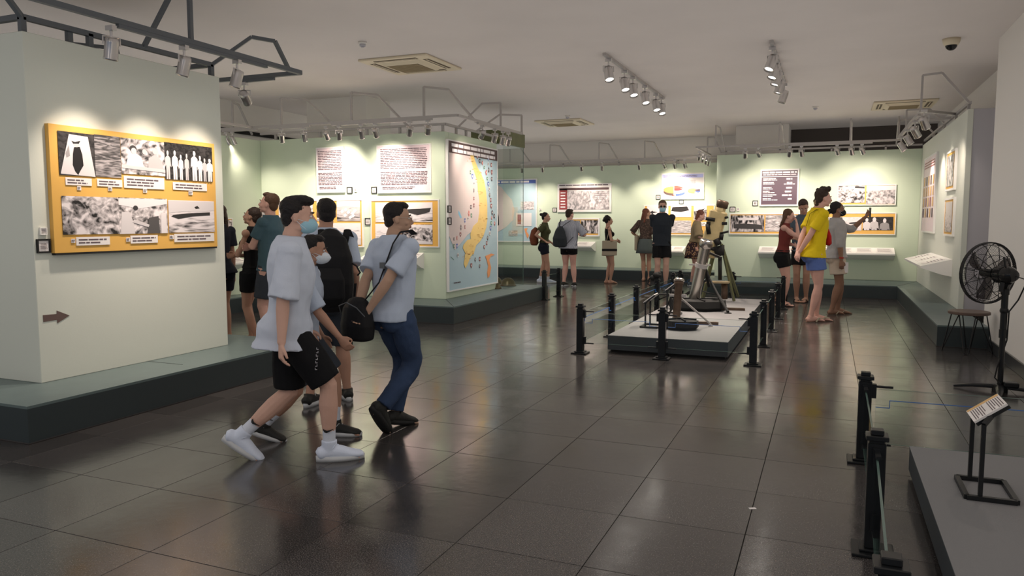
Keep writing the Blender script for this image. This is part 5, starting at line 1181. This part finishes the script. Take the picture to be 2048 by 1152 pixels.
    def shoe(s, sd, m='shoeblack', sole='sole', high=False, name='shoe', lace=None):
        k = s.k; mt = s.fm(sd); P = lambda x, y, z: mt @ (Vector((x, y, z))*k); hint = tuple(mt.to_3x3() @ Vector((0, 0, 1)))
        bm = BM(); tube(bm, [P(0, -.044, .024), P(0, -.036, .028), P(0, 0, .034), P(0, .04, .030), P(0, .075, .022), P(0, .105, .018), P(0, .122, .014)], [(.014*k, .014*k), (.024*k, .024*k), (.026*k, .030*k), (.027*k, .024*k), (.031*k, .018*k), (.028*k, .014*k), (.016*k, .009*k)], n=16, hint=hint)
        ud = (s.knee[sd]-s.ank[sd]).normalized()
        tube(bm, [P(0, -.010, .03), s.ank[sd]-ud*.0*k, s.ank[sd]+ud*(.035 if high else .014)*k], [(.026*k, .03*k), (.026*k, .028*k), (.0275*k, .0285*k)], n=16)
        o = link(name, bm, m, s.root, True); remesh(o, .006, 2)
        bm = BM(); n = 22; lo, hi = [], []
        for j in range(n):
            a = 2*PI*j/n; y = .039+.088*math.sin(a); wd = (.031 if y > .05 else .026+.005*max(0, (y+.05)/.1)); x = wd*math.cos(a)
            lo.append(bm.verts.new(P(x*.96, y, -.0005))); hi.append(bm.verts.new(P(x*1.06, y*1.01, .017+(.004 if y < 0 else 0))))
        for j in range(n): bm.faces.new((lo[j], lo[(j+1) % n], hi[(j+1) % n], hi[j]))
        bm.faces.new(lo[::-1]); bm.faces.new(hi); bmesh.ops.recalc_face_normals(bm, faces=bm.faces[:]); link('sole', bm, sole, o, True)
        bm = BM()
        for j in range(4): yy = .030+.013*j; tube(bm, [P(-.017, yy, .047-.006*j), P(0, yy+.002, .057-.007*j), P(.017, yy, .047-.006*j)], .0022*k, n=5)
        tube(bm, [P(0, .026, .058), P(.02, .02, .062), P(.026, .01, .05)], .0016*k, n=4); tube(bm, [P(0, .026, .058), P(-.02, .02, .062), P(-.026, .01, .05)], .0016*k, n=4)
        link('laces', bm, lace or 'lace', o); return o
    def sock(s, sd, top=.30, m='sock', tick=None):
        k = s.k; a, kn = s.ank[sd], s.knee[sd]; bm = BM()
        pts = [a-(kn-a)*.02, a.lerp(kn, .05), a.lerp(kn, top*.6), a.lerp(kn, top)]; rr = [.0225*k, .0225*k, .0235*k*s.g**.5, .028*k*s.g]
        tube(bm, pts, rr, n=20); o = link('sock', bm, m, s.root, True); remesh(o, .006, 2)
        if tick:
            u = (kn-a).normalized(); c = a.lerp(kn, top*.66); vd = Vector(tick); vd = (vd-u*vd.dot(u)).normalized(); sv = u.cross(vd).normalized(); R_ = .0300*k
            pl = [(-.60, .10, .010), (-.42, -.10, .016), (-.15, -.16, .014), (.2, -.03, .008), (.62, .14, .002)]
            bm = BM(); ups, dns = [], []
            for an, hh, th in pl:
                b_ = c+(vd*math.cos(an)+sv*math.sin(an))*(R_+.0022)+u*hh*.045; ups.append(bm.verts.new(b_+u*th*.5)); dns.append(bm.verts.new(b_-u*th*.5))
            for j in range(4): bm.faces.new((ups[j], ups[j+1], dns[j+1], dns[j]))
            t_ = link('sock_emblem', bm, 'solebl', o); so = t_.modifiers.new('thickness', 'SOLIDIFY'); so.thickness = .002; so.offset = 0
        return o
    def sandal(s, sd, m='sandal', strap=None, slide=False):
        k = s.k; mt = s.fm(sd); P = lambda x, y, z: mt @ (Vector((x, y, z))*k); bm = BM(); n = 20; lo, hi = [], []
        for j in range(n):
            a = 2*PI*j/n; y = .038+.086*math.sin(a); wd = .029 if y > .04 else .024; x = wd*math.cos(a); lo.append(bm.verts.new(P(x, y, -.010))); hi.append(bm.verts.new(P(x, y, .002)))
        for j in range(n): bm.faces.new((lo[j], lo[(j+1) % n], hi[(j+1) % n], hi[j]))
        bm.faces.new(lo[::-1]); bm.faces.new(hi); bmesh.ops.recalc_face_normals(bm, faces=bm.faces[:]); o = link('sandal', bm, m, s.root)
        bm = BM()
        for sx in (-1, 1): tube(bm, [P(sx*.028, .030, .004), P(sx*.024, .055, .030), P(-sd*.008, .094, .022), P(-sd*.008, .100, .004)], .004*k*(1.6 if slide else 1), n=6)
        link('strap', bm, strap or m, o)
        return o
    def W(s, v): return s.root.matrix_basis @ Vector(v)

def bag_shape(t, name, pts, rr, m, vox=.008, wr=.006):
    bm = BM(); tube(bm, pts, rr, n=18, hint=(0, 1, 0)); o = link(name, bm, m, t, True); remesh(o, vox, 4, wr, .1); return o
def strapline(t, name, pts, w, th, m):
    bm = BM(); tube(bm, pts, [(w, th)]*len(pts), n=8); return link(name, bm, m, t, True)
M['teewhite'] = vmat('white cotton', (.50, .53, .60)); M['teewhite2'] = vmat('off white cotton', (.42, .47, .56)); M['shortblack'] = vmat('black jersey', (.008, .008, .009)); M['jeans'] = vmat('blue denim', (.035, .055, .105), .9, .3, 260, .25)
M['teal'] = vmat('slate teal cotton', (.06, .105, .125)); M['greyshort'] = vmat('charcoal cotton', (.04, .045, .055)); M['olivetee'] = vmat('olive cotton', (.06, .06, .028)); M['navy'] = vmat('navy cotton', (.012, .014, .022))
M['stripe'] = vmat('pale grey striped cotton', (.38, .38, .42)); M['charcoal'] = vmat('charcoal tee', (.022, .026, .032)); M['khaki'] = vmat('khaki knit', (.28, .21, .12)); M['maroontop'] = vmat('maroon tank', (.16, .035, .03))
M['greytee'] = vmat('grey blue tee', (.075, .095, .12)); M['yellow'] = vmat('yellow cotton', (.70, .50, .015)); M['blueshort'] = vmat('blue shorts cotton', (.10, .15, .36)); M['linen'] = vmat('grey linen', (.36, .34, .33)); M['beige'] = vmat('beige cotton', (.52, .42, .33))
M['sage'] = vmat('grey green cotton', (.10, .115, .11)); M['canvas'] = vmat('natural canvas', (.38, .32, .23)); M['brownbag'] = vmat('rust leather', (.16, .05, .025), .6); M['redbag'] = vmat('red fabric', (.42, .02, .02)); M['baggrey'] = vmat('dark grey nylon', (.028, .032, .036), .6); M['bagblack'] = vmat('black nylon', (.010, .010, .011), .6)
def floral(name, a, b_):
    m = mat(name, a, .85); nt = m.node_tree; b = nt.nodes['Principled BSDF']; tc = nt.nodes.new('ShaderNodeTexCoord'); v = nt.nodes.new('ShaderNodeTexVoronoi'); v.inputs['Scale'].default_value = 26
    nt.links.new(tc.outputs['Object'], v.inputs['Vector']); r = nt.nodes.new('ShaderNodeValToRGB'); r.color_ramp.elements[0].position = .36; r.color_ramp.elements[1].position = .42
    r.color_ramp.elements[0].color = (*b_, 1); r.color_ramp.elements[1].color = (*a, 1); nt.links.new(v.outputs['Distance'], r.inputs[0]); nt.links.new(r.outputs[0], b.inputs['Base Color']); return m
M['floral'] = floral('floral print cloth', (.035, .018, .022), (.42, .24, .12)); M['floraltop'] = floral('dark patterned cloth', (.06, .04, .032), (.13, .085, .065))
def stripes(m, sc_=60):
    nt = m.node_tree; b = nt.nodes['Principled BSDF']; tc = nt.nodes.new('ShaderNodeTexCoord'); wv = nt.nodes.new('ShaderNodeTexWave'); wv.inputs['Scale'].default_value = sc_; nt.links.new(tc.outputs['Object'], wv.inputs['Vector'])
    r = nt.nodes.new('ShaderNodeValToRGB'); r.color_ramp.elements[0].color = (.16, .16, .19, 1); r.color_ramp.elements[1].color = (.46, .46, .50, 1); r.color_ramp.elements[0].position = .2; r.color_ramp.elements[1].position = .5; nt.links.new(wv.outputs['Fac'], r.inputs[0]); nt.links.new(r.outputs[0], b.inputs['Base Color'])
stripes(M['stripe'], 22)
D = math.radians

# ---- 1 the young man in white, striding right in the foreground
P1 = Fig('young man in oversized white tee, black shorts and white sneakers striding right', (592, 918), 1.66, D(-54), 'light', 'black', 'm', 1.0, .0065,
         feet={1: (.075, .20, 0, 4, 0), -1: (-.075, -.40, 0, 2, 36)}, hip=(0, -.02), hipdrop=.055, lean=3, head=(-4, -2, 0), hands={1: (.155, -.03, .455, (.1, -1, 0), (-.3, 1, 0)), -1: (-.15, .05, .46, (0, -1, 0))}, neckfwd=.01, curl=(.7, .6))
P1.top(M['teewhite'], hem=.455, loose=.034, sleeve=.98, sloose=.034, wr=.026, hemflare=.020, wsc=.16)
P1.bottoms(M['shortblack'], end=.93, loose=.022, waist=.52, flare=1.1); P1.hair('fade'); P1.mask('maskblue')
for sd in (-1, 1): P1.sock(sd, .50, tick=(.95, -.1, 0)); P1.shoe(sd, 'shoewhite', 'sole', high=True, lace='shoewhite')
bm = BM(); kk = P1.hipj[1].lerp(P1.knee[1], .55)
for i in range(7):
    z = .08-.022*i; c = P1.hipj[1].lerp(P1.knee[1], .50)+Vector((.115, .055-.006*i*.3, z*.9)); box(bm, (c.x-.003, c.y-.006, c.z-.006), (c.x+.003, c.y+.006, c.z-.003)); box(bm, (c.x-.003, c.y-.006+.009*(i % 2), c.z-.006), (c.x+.003, c.y-.003+.009*(i % 2), c.z+.006))
link('shorts_print', bm, 'pilaster', P1.root)
# ---- 2 the shorter masked youth half hidden behind him
P2 = Fig('short youth in a white mask and pale tee half hidden behind the striding man', (626, 876), 1.42, D(-66), 'tan', 'black', 'm', 1.0, .0065,
         feet={1: (.07, -.34, 0, 4, 18), -1: (-.06, .14, 0, 3, 0)}, hip=(0, -.06), hipdrop=.05, lean=6, head=(2, -4, 0), hands={1: (.13, .16, .50, (0, -1, 0)), -1: (-.13, .02, .47, (0, -1, 0))}, neckfwd=.02)
P2.top(M['teewhite2'], hem=.47, loose=.022, sleeve=.95, sloose=.022, wr=.018); P2.bottoms(M['greyshort'], end=.88, loose=.022); P2.hair('short'); P2.mask('maskwhite', True)
for sd in (-1, 1): P2.sock(sd, .42, tick=(.95, -.1, 0)); P2.shoe(sd, 'shoeblack', 'sole', high=True)
# ---- 3 the backpack wearer behind
P3 = Fig('person wearing a big black backpack behind the striding man', (656, 806), 1.66, D(22), 'tan', 'black', 'm', 1.05, .008,
         feet={1: (.13, .12, 0, 22, 0), -1: (-.12, -.10, 0, 12, 0)}, hip=(0, 0), hipdrop=.02, lean=5, head=(20, 4, 0), hands={1: (.13, .06, .52, (.3, -1, 0)), -1: (-.12, .10, .60, (-.3, -1, 0))})
P3.top(M['teewhite2'], hem=.49, loose=.02, sleeve=.8, wr=.015); P3.bottoms(M['greyshort'], end=.95, loose=.024); P3.hair('short')
for sd in (-1, 1): P3.shoe(sd, 'shoeblack', 'sole')
t = thing('backpack', 'big black backpack worn by the person behind the striding man', 'bag', P3.W((.10, -.20, .86)), D(22))
bag_shape(t, 'body', [(0, 0, -.10), (0, 0, -.06), (0, -.02, .12), (0, -.02, .32), (0, 0, .46), (0, .03, .52)], [(.11, .07), (.16, .10), (.175, .12), (.165, .11), (.12, .08), (.05, .04)], M['bagblack'])
bag_shape(t, 'front_pocket', [(0, -.10, -.04), (0, -.12, .02), (0, -.13, .16), (0, -.11, .24)], [(.10, .03), (.13, .05), (.13, .05), (.10, .03)], M['bagblack'])
for sx in (-1, 1): strapline(t, 'shoulder_strap', [(sx*.09, .06, .42), (sx*.10, .12, .52), (sx*.11, .26, .42), (sx*.12, .26, .2), (sx*.13, .10, .0)], .03, .008, M['bagblack'])
strapline(t, 'side_strap', [(.15, -.02, .28), (.20, -.03, .25), (.225, -.03, .20), (.205, -.03, .18)], .013, .006, M['bagblack']); strapline(t, 'side_strap', [(.14, -.02, .0), (.18, -.03, .01), (.21, -.03, -.04), (.235, -.03, -.07)], .014, .006, M['bagblack'])
# ---- 4 the man in jeans with the shoulder bag
P4 = Fig('man in glasses, pale tee and blue jeans walking away, hands behind his back', (791, 858), 1.60, D(-20), 'asian', 'black', 'm', 1.02, .0065,
         feet={-1: (-.05, .02, 0, 6, 10), 1: (.05, -.27, .03, 4, 55)}, hip=(.0, -.01), hipdrop=.012, lean=2, twist=0, head=(-40, 0, -2),
         hands={1: (.02, -.15, .535, (.8, -.7, 0), (0, -1, 0)), -1: (-.045, -.16, .52, (-.8, -.7, 0), (0, 1, 0))}, neckfwd=.012, curl=(.9, .7))
P4.top(M['teewhite2'], hem=.49, loose=.022, sleeve=.74, sloose=.022, wr=.022, hemflare=.006, wsc=.15); P4.bottoms(M['jeans'], end=1.93, loose=.012, waist=.55, name='jeans', wr=.014); P4.hair('short')
for sd in (-1, 1): P4.shoe(sd, 'shoeblack', 'solebl', lace='shoeblack')
bm = BM()
for sd in (-1, 1): tube(bm, [P4.F(sd*.031+.024*math.cos(a), .102, .004+.020*math.sin(a)) for a in [2*PI*i/14 for i in range(15)]], .0016, n=5, caps=False); tube(bm, [P4.F(sd*.056, .100, .008), P4.F(sd*.078, -.005, .008)], .0018, n=5)
tube(bm, [P4.F(-.008, .104, .008), P4.F(.008, .104, .008)], .0018, n=5); link('glasses', bm, 'chrome', P4.root)
t = thing('shoulder_bag', 'black rounded shoulder bag slung low behind the man in jeans', 'bag', P4.W((-.085, -.245, .80)), D(-20))
bag_shape(t, 'body', [(0, 0, -.155), (0, 0, -.14), (0, 0, -.05), (0, 0, .06), (0, .01, .12), (0, .01, .14)], [(.09, .05), (.145, .08), (.155, .09), (.13, .075), (.09, .05), (.04, .03)], M['bagblack'])
bm = BM(); tube(bm, [(-.13, -.04, .02), (-.10, -.075, .08), (0, -.085, .11), (.09, -.07, .08), (.125, -.03, .02)], .004, n=6); link('zip', bm, 'steel', t)
sl = P4.W; inv = Matrix.Rotation(-D(-36), 4, 'Z')
strapline(t, 'strap', [(.06, .02, .12), (.12, .095, .24), (.165, .125, .38), (.205, .150, .50), (.220, .20, .575), (.215, .29, .585), (.20, .34, .56)], .024, .005, M['bagblack'])
bm = BM(); box(bm, (.135, .090, .335), (.185, .118, .375)); link('strap_slider', bm, 'steel', t)
strapline(t, 'strap_end', [(-.02, -.04, -.15), (.02, -.07, -.20), (.05, -.08, -.19)], .012, .004, M['bagblack'])

# ---- 5, 6 the couple with crossed arms, and the leg of a third visitor
P5 = Fig('woman in black sleeveless top and shorts, arms crossed, gazing up left', (505, 686), 1.64, D(100), 'warm', 'dark', 'f', .97, .008,
         feet={1: (.07, .05, 0, 8, 0), -1: (-.06, -.10, 0, 8, 0)}, hip=(0, -.03), hipdrop=.012, lean=-3, head=(8, 14, 0), hands={1: (-.02, .10, .635, (.7, -.3, -.5), (0, -1, 0)), -1: (.03, .125, .645, (-.7, -.3, -.5), (0, -1, 0))})
P5.top(M['shortblack'], hem=.555, loose=.008, sleeveless=True, wr=.004, name='tank_top'); P5.bottoms(M['shortblack'], end=.55, loose=.008); P5.hair('knot')
for sd in (-1, 1): P5.sandal(sd, 'solebl')
P6 = Fig('tall man in slate tee, arms crossed, looking up to the left', (545, 694), 1.79, D(104), 'pink', 'brown', 'm', 1.0, .008,
         feet={1: (.09, .04, 0, 8, 0), -1: (-.08, -.05, 0, 8, 0)}, hipdrop=.01, lean=-2, head=(4, 12, 0), hands={1: (-.02, .12, .64, (.8, -.2, -.5), (0, -1, 0)), -1: (.04, .14, .66, (-.8, -.2, -.5), (0, -1, 0))})
P6.top(M['teal'], hem=.50, loose=.014, sleeve=.6, wr=.014); P6.bottoms(M['greyshort'], end=.80, loose=.020); P6.hair('short')
for sd in (-1, 1): P6.sandal(sd, 'sandal')
P0 = Fig('visitor almost wholly hidden by the near left partition, one sandalled leg showing', (446, 684), 1.66, D(80), 'tan', 'dark', 'f', .95, .009, head=(10, 5, 0))
P0.top(M['navy'], hem=.50, wr=.01); P0.bottoms(M['navy'], end=.6); P0.hair('long')
for sd in (-1, 1): P0.sandal(sd, 'solebl')

# ---- far row
P7 = Fig('woman in olive tee and dark shorts wearing a rust brown backpack', (1088, 566), 1.66, D(-78), 'warm', 'black', 'f', 1.02, .009,
         feet={1: (.05, .10, 0, 8, 0), -1: (-.05, -.10, 0, 8, 0)}, hip=(0, .0), lean=2, head=(-4, 0, 0), hands={1: (.10, .02, .60, (.4, -1, 0), (0, 1, 0)), -1: (-.10, .10, .56, (-.3, -1, 0))})
P7.top(M['olivetee'], hem=.57, loose=.014, sleeve=.55, wr=.012); P7.bottoms(M['navy'], end=.45, loose=.014, waist=.60); P7.hair('bun')
for sd in (-1, 1): P7.shoe(sd, 'shoewhite', 'sole'); P7.sock(sd, .22)
t = thing('backpack', 'rust brown backpack worn by the woman in the olive tee', 'bag', P7.W((.03, -.22, .98)), D(-78))
bag_shape(t, 'body', [(0, 0, -.10), (0, 0, -.07), (0, -.02, .08), (0, 0, .24), (0, .03, .32)], [(.08, .05), (.13, .09), (.14, .11), (.11, .08), (.04, .03)], M['brownbag'], .009)
for sx in (-1, 1): strapline(t, 'shoulder_strap', [(sx*.07, .06, .26), (sx*.08, .15, .40), (sx*.09, .25, .34), (sx*.09, .25, .12), (sx*.10, .1, -.04)], .018, .006, M['brownbag'])
P8 = Fig('visitor in pale striped shirt and black shorts wearing a dark grey rucksack', (1137, 573), 1.72, D(-8), 'pink', 'dark', 'm', 1.12, .009,
         feet={1: (.14, .02, 0, 38, 0), -1: (-.12, 0, 0, 5, 0)}, lean=2, head=(-16, -2, 0), hands={1: (.10, .15, .66, (.8, -.5, -.3), (0, 0, 1)), -1: (-.08, .16, .64, (-.8, -.5, -.3), (0, 0, 1))})
P8.top(M['stripe'], hem=.49, loose=.024, sleeve=.95, sloose=.02, wr=.016); P8.bottoms(M['shortblack'], end=.42, loose=.012); P8.hair('short')
for sd in (-1, 1): P8.shoe(sd, 'shoeblack', 'sole')
t = thing('backpack', 'dark grey rucksack worn over the striped shirt', 'bag', P8.W((-.10, -.23, 1.02)), D(-8))
bag_shape(t, 'body', [(0, 0, -.14), (0, 0, -.11), (0, -.02, .05), (0, 0, .24), (0, .03, .31)], [(.11, .05), (.165, .09), (.165, .11), (.10, .08), (.04, .03)], M['baggrey'], .009)
strapline(t, 'shoulder_strap', [(-.03, .03, .28), (-.05, .08, .40), (-.06, .16, .46)], .012, .006, M['bagblack']); strapline(t, 'shoulder_strap', [(.0, .03, .28), (.12, .06, .38), (.20, .13, .44)], .014, .006, M['bagblack']); strapline(t, 'shoulder_strap', [(.12, .02, -.10), (.20, .03, -.02), (.26, .12, .08)], .012, .006, M['bagblack'])
P9 = Fig('tanned woman in a black halter top, arms folded, a tote bag on her shoulder', (1217, 567), 1.58, D(-62), 'warm', 'black', 'f', .95, .009,
         feet={1: (.05, .03, 0, 12, 0), -1: (-.04, -.04, 0, 10, 0)}, lean=-3, head=(4, 4, 0), hands={1: (.02, .11, .63, (.7, -.6, -.3), (0, -1, 0)), -1: (.03, .12, .62, (-.7, -.3, -.4), (0, -1, 0))})
P9.top(M['shortblack'], hem=.58, loose=.006, sleeveless=True, wr=.003, name='halter_top', neck=.80); P9.skirt(M['canvas'], end=.41, flare=.004); P9.hair('curlybun')
for sd in (-1, 1): P9.sandal(sd, 'sandal')
t = thing('tote_bag', 'natural canvas tote bag with a black band on the tanned woman', 'bag', P9.W((.155, -.02, .66)), D(-62)-.15)
bm = BM(); box(bm, (-.025, -.17, 0), (.025, .17, .34), bev=.012); link('body', bm, 'canvas', t); bm = BM(); box(bm, (-.027, -.172, .10), (.027, .172, .155)); link('printed_band', bm, 'blackmat', t)
for sx in (-.02, .02): strapline(t, 'handle', [(sx, -.07, .33), (sx-.03, -.03, .50), (sx-.05, 0, .62), (sx-.03, .04, .50), (sx, .08, .33)], .009, .004, M['canvas'])
P10 = Fig('woman in a dark patterned top and grey green skirt seen from behind', (1290, 562), 1.76, D(-6), 'warm', 'auburn', 'f', .97, .009,
          feet={1: (.08, .04, 0, 30, 0), -1: (-.03, -.02, 0, 5, 0)}, lean=2, side=0, head=(-46, -6, 0), hands={1: (.14, .03, .50, (.2, -1, 0)), -1: (-.13, .08, .60, (-.6, -1, 0))})
P10.top(M['floraltop'], hem=.58, loose=.020, sleeve=.95, sloose=.022, wr=.014); P10.skirt(M['sage'], end=.385, flare=.022); P10.hair('long')
for sd in (-1, 1): P10.sandal(sd, 'solebl')
t = thing('tote_bag', 'pale tote bag hanging at the left side of the woman in the grey green skirt', 'bag', P10.W((-.20, -.02, .74)), D(-6))
bm = BM(); box(bm, (-.03, -.14, 0), (.03, .14, .36), bev=.015); link('body', bm, 'canvas', t)
for sx in (-.02, .02): strapline(t, 'handle', [(sx, -.06, .35), (sx+.03, -.02, .55), (sx+.06, 0, .70), (sx+.03, .03, .55), (sx, .07, .35)], .009, .004, M['canvas'])
P11 = Fig('man in sunglasses, blue mask, dark tee and black shorts facing the gallery', (1322, 578), 1.90, D(198), 'light', 'mid', 'm', 1.02, .009,
          feet={1: (.09, 0, 0, 12, 0), -1: (-.09, .03, 0, 12, 0)}, head=(-4, -4, 0), hands={1: (.03, -.12, .50, (.9, -.6, 0), (0, -1, 0)), -1: (-.03, -.13, .50, (-.9, -.6, 0), (0, -1, 0))})
P11.top(M['charcoal'], hem=.485, loose=.014, sleeve=.58, wr=.014); P11.bottoms(M['shortblack'], end=.70, loose=.022, flare=1.3); P11.hair('short'); P11.mask('maskblue')
for sd in (-1, 1): P11.shoe(sd, 'greytee', 'sole')
bm = BM()
for sd in (-1, 1): ball(bm, P11.F(sd*.031, .094, .006), P11.V(.024, .006, .016), P11.hm); tube(bm, [P11.F(sd*.05, .092, .01), P11.F(sd*.078, 0, .008)], .0022, n=5)
tube(bm, [P11.F(-.012, .098, .010), P11.F(.012, .098, .010)], .0025, n=5); link('sunglasses', bm, 'dome', P11.root, True)
P12 = Fig('auburn haired woman in a khaki shirt and floral skirt looking down', (1386, 573), 1.70, D(-78), 'pink', 'auburn', 'f', 1.0, .009,
          feet={1: (.05, .04, 0, 10, 0), -1: (-.05, -.04, 0, 10, 0)}, lean=7, head=(-2, -24, 0), hands={1: (.08, .16, .62, (.8, -.6, -.2), (0, 0, 1)), -1: (-.04, .20, .58, (-.5, -.6, -.2), (0, 0, 1))}, neckfwd=.02)
P12.top(M['khaki'], hem=.58, loose=.028, sleeve=1.0, sloose=.034, wr=.02); P12.skirt(M['floral'], end=.37, flare=.016); P12.hair('bob')
for sd in (-1, 1): P12.shoe(sd, 'greytee', 'sole')
t = thing('clutch_bag', 'tan bag held in front of the woman in the floral skirt', 'bag', P12.W((.06, .34, .93)), D(-78))
bm = BM(); box(bm, (-.12, -.04, 0), (.12, .04, .17), bev=.02); link('body', bm, 'canvas', t)

# ---- right group
P13 = Fig('woman in a maroon tank top and black shorts, hand to her face, long brown hair', (1562, 612), 1.66, D(-96), 'pink', 'brown', 'f', 1.06, .009,
          feet={1: (.08, .02, 0, 12, 0), -1: (-.06, .02, 0, 12, 0)}, lean=4, head=(6, -16, 4), hands={1: (.02, .13, .845, (.5, -.1, -1), (0, -1, 0)), -1: (.06, .12, .63, (-.8, -.4, -.3), (0, -1, 0))}, neckfwd=.01)
P13.top(M['maroontop'], hem=.56, loose=.008, sleeveless=True, wr=.004, name='tank_top'); P13.bottoms(M['shortblack'], end=.48, loose=.012, waist=.58); P13.hair('long')
for sd in (-1, 1): P13.sandal(sd, 'solebl')
P14 = Fig('man in grey blue tee bending his head to the woman in maroon', (1602, 604), 1.84, D(176), 'tan', 'dark', 'm', 1.02, .009,
          feet={1: (.08, 0, 0, 12, 0), -1: (-.08, 0, 0, 12, 0)}, lean=5, head=(10, -34, 8), hands={1: (.04, .18, .62, (.6, -.6, -.3), (0, -1, 0)), -1: (-.14, .04, .50, (-.3, -1, 0))}, neckfwd=.02)
P14.top(M['greytee'], hem=.50, loose=.014, sleeve=.5, wr=.012); P14.bottoms(M['shortblack'], end=.66, loose=.020); P14.hair('short')
for sd in (-1, 1): P14.sandal(sd, 'solebl')
P15 = Fig('tall man in bright yellow tee and blue shorts, hands clasped behind him', (1624, 643), 1.92, D(-66), 'pink', 'dark', 'm', .98, .0075,
          feet={1: (.06, -.05, 0, 8, 0), -1: (-.05, .08, 0, 6, 0)}, hip=(0, 0), lean=3, head=(0, 0, 0), hands={1: (.02, -.13, .51, (.7, -.8, 0), (0, 1, 0)), -1: (-.0, -.14, .50, (-.7, -.8, 0), (0, 1, 0))}, neckfwd=.022, curl=(.8, .8))
P15.top(M['yellow'], hem=.485, loose=.018, sleeve=.72, sloose=.018, wr=.016); P15.bottoms(M['blueshort'], end=.52, loose=.022, flare=1.35); P15.hair('mullet')
for sd in (-1, 1): P15.sandal(sd, 'sandal', 'canvas', True)
bm = BM(); ball(bm, P15.F(0, -.085, -.055), P15.V(.050, .030, .050), P15.hm, sub=3); ball(bm, P15.F(0, -.082, -.085), P15.V(.04, .024, .03), P15.hm); o = link('blond_hair_tips', bm, HR['blond'], P15.root, True); remesh(o, .007, 2, .012, .03)
t = thing('sling_bag', 'small red sling bag on the chest of the man in yellow', 'bag', P15.W((.01, .175, 1.13)), D(-66))
bm = BM(); tube(bm, [(0, 0, -.02), (0, .01, .0), (0, .01, .10), (0, -.01, .20), (0, -.02, .24)], [(.07, .03), (.085, .045), (.07, .04), (.04, .025), (.01, .01)], n=14, hint=(0, 1, 0)); o = link('body', bm, M['redbag'], t, True)
strapline(t, 'strap', [(0, -.02, .22), (.05, -.05, .36), (.10, -.13, .47), (.10, -.22, .48), (.06, -.29, .42), (0, -.31, .25)], .010, .003, M['bagblack'])
P16 = Fig('man in a black mask, grey linen shirt and beige shorts raising a phone', (1668, 628), 1.76, D(-74), 'brown', 'black', 'm', 1.06, .008,
          feet={1: (.07, -.06, 0, 10, 0), -1: (-.07, .07, 0, 10, 0)}, lean=-2, head=(-4, 2, 0), hands={1: (.15, .0, .47, (.2, -1, 0)), -1: (-.05, .245, .855, (-.3, -.3, -1), (0, -1, .2))}, curl=(.9, .5))
P16.top(M['linen'], hem=.50, loose=.020, sleeve=1.28, sloose=.014, wr=.018); P16.bottoms(M['beige'], end=.66, loose=.026, flare=1.35); P16.hair('knot'); P16.mask('maskblack')
for sd in (-1, 1): P16.sandal(sd, 'sandal', 'canvas')
bm = BM()
w_ = P16.wri[1]; tube(bm, [w_+Vector((0, 0, .03)), w_+Vector((0, 0, .045))], .034, n=12); link('bracelet', bm, 'redbag', P16.root)
hd_ = P16.wri[-1]+(P16.wri[-1]-P16.elb[-1]).normalized()*.075
t = thing('phone', 'dark phone held up by the man in the linen shirt', 'phone', P16.W(hd_+Vector((0, .02, .0))), D(-74))
bm = BM(); box(bm, (-.038, -.005, -.06), (.038, .005, .10), bev=.004); link('body', bm, 'dome', t); bm = BM(); box(bm, (-.034, -.0062, -.055), (.034, -.005, .095)); link('screen', bm, 'steel', t)
t = thing('paper_sheet', 'folded white sheet held at the thigh of the man in the linen shirt', 'paper', P16.W((.175, .07, .66)), D(-74))
bm = BM(); box(bm, (-.004, -.08, 0), (.004, .06, .16)); link('sheet', bm, 'caption', t)
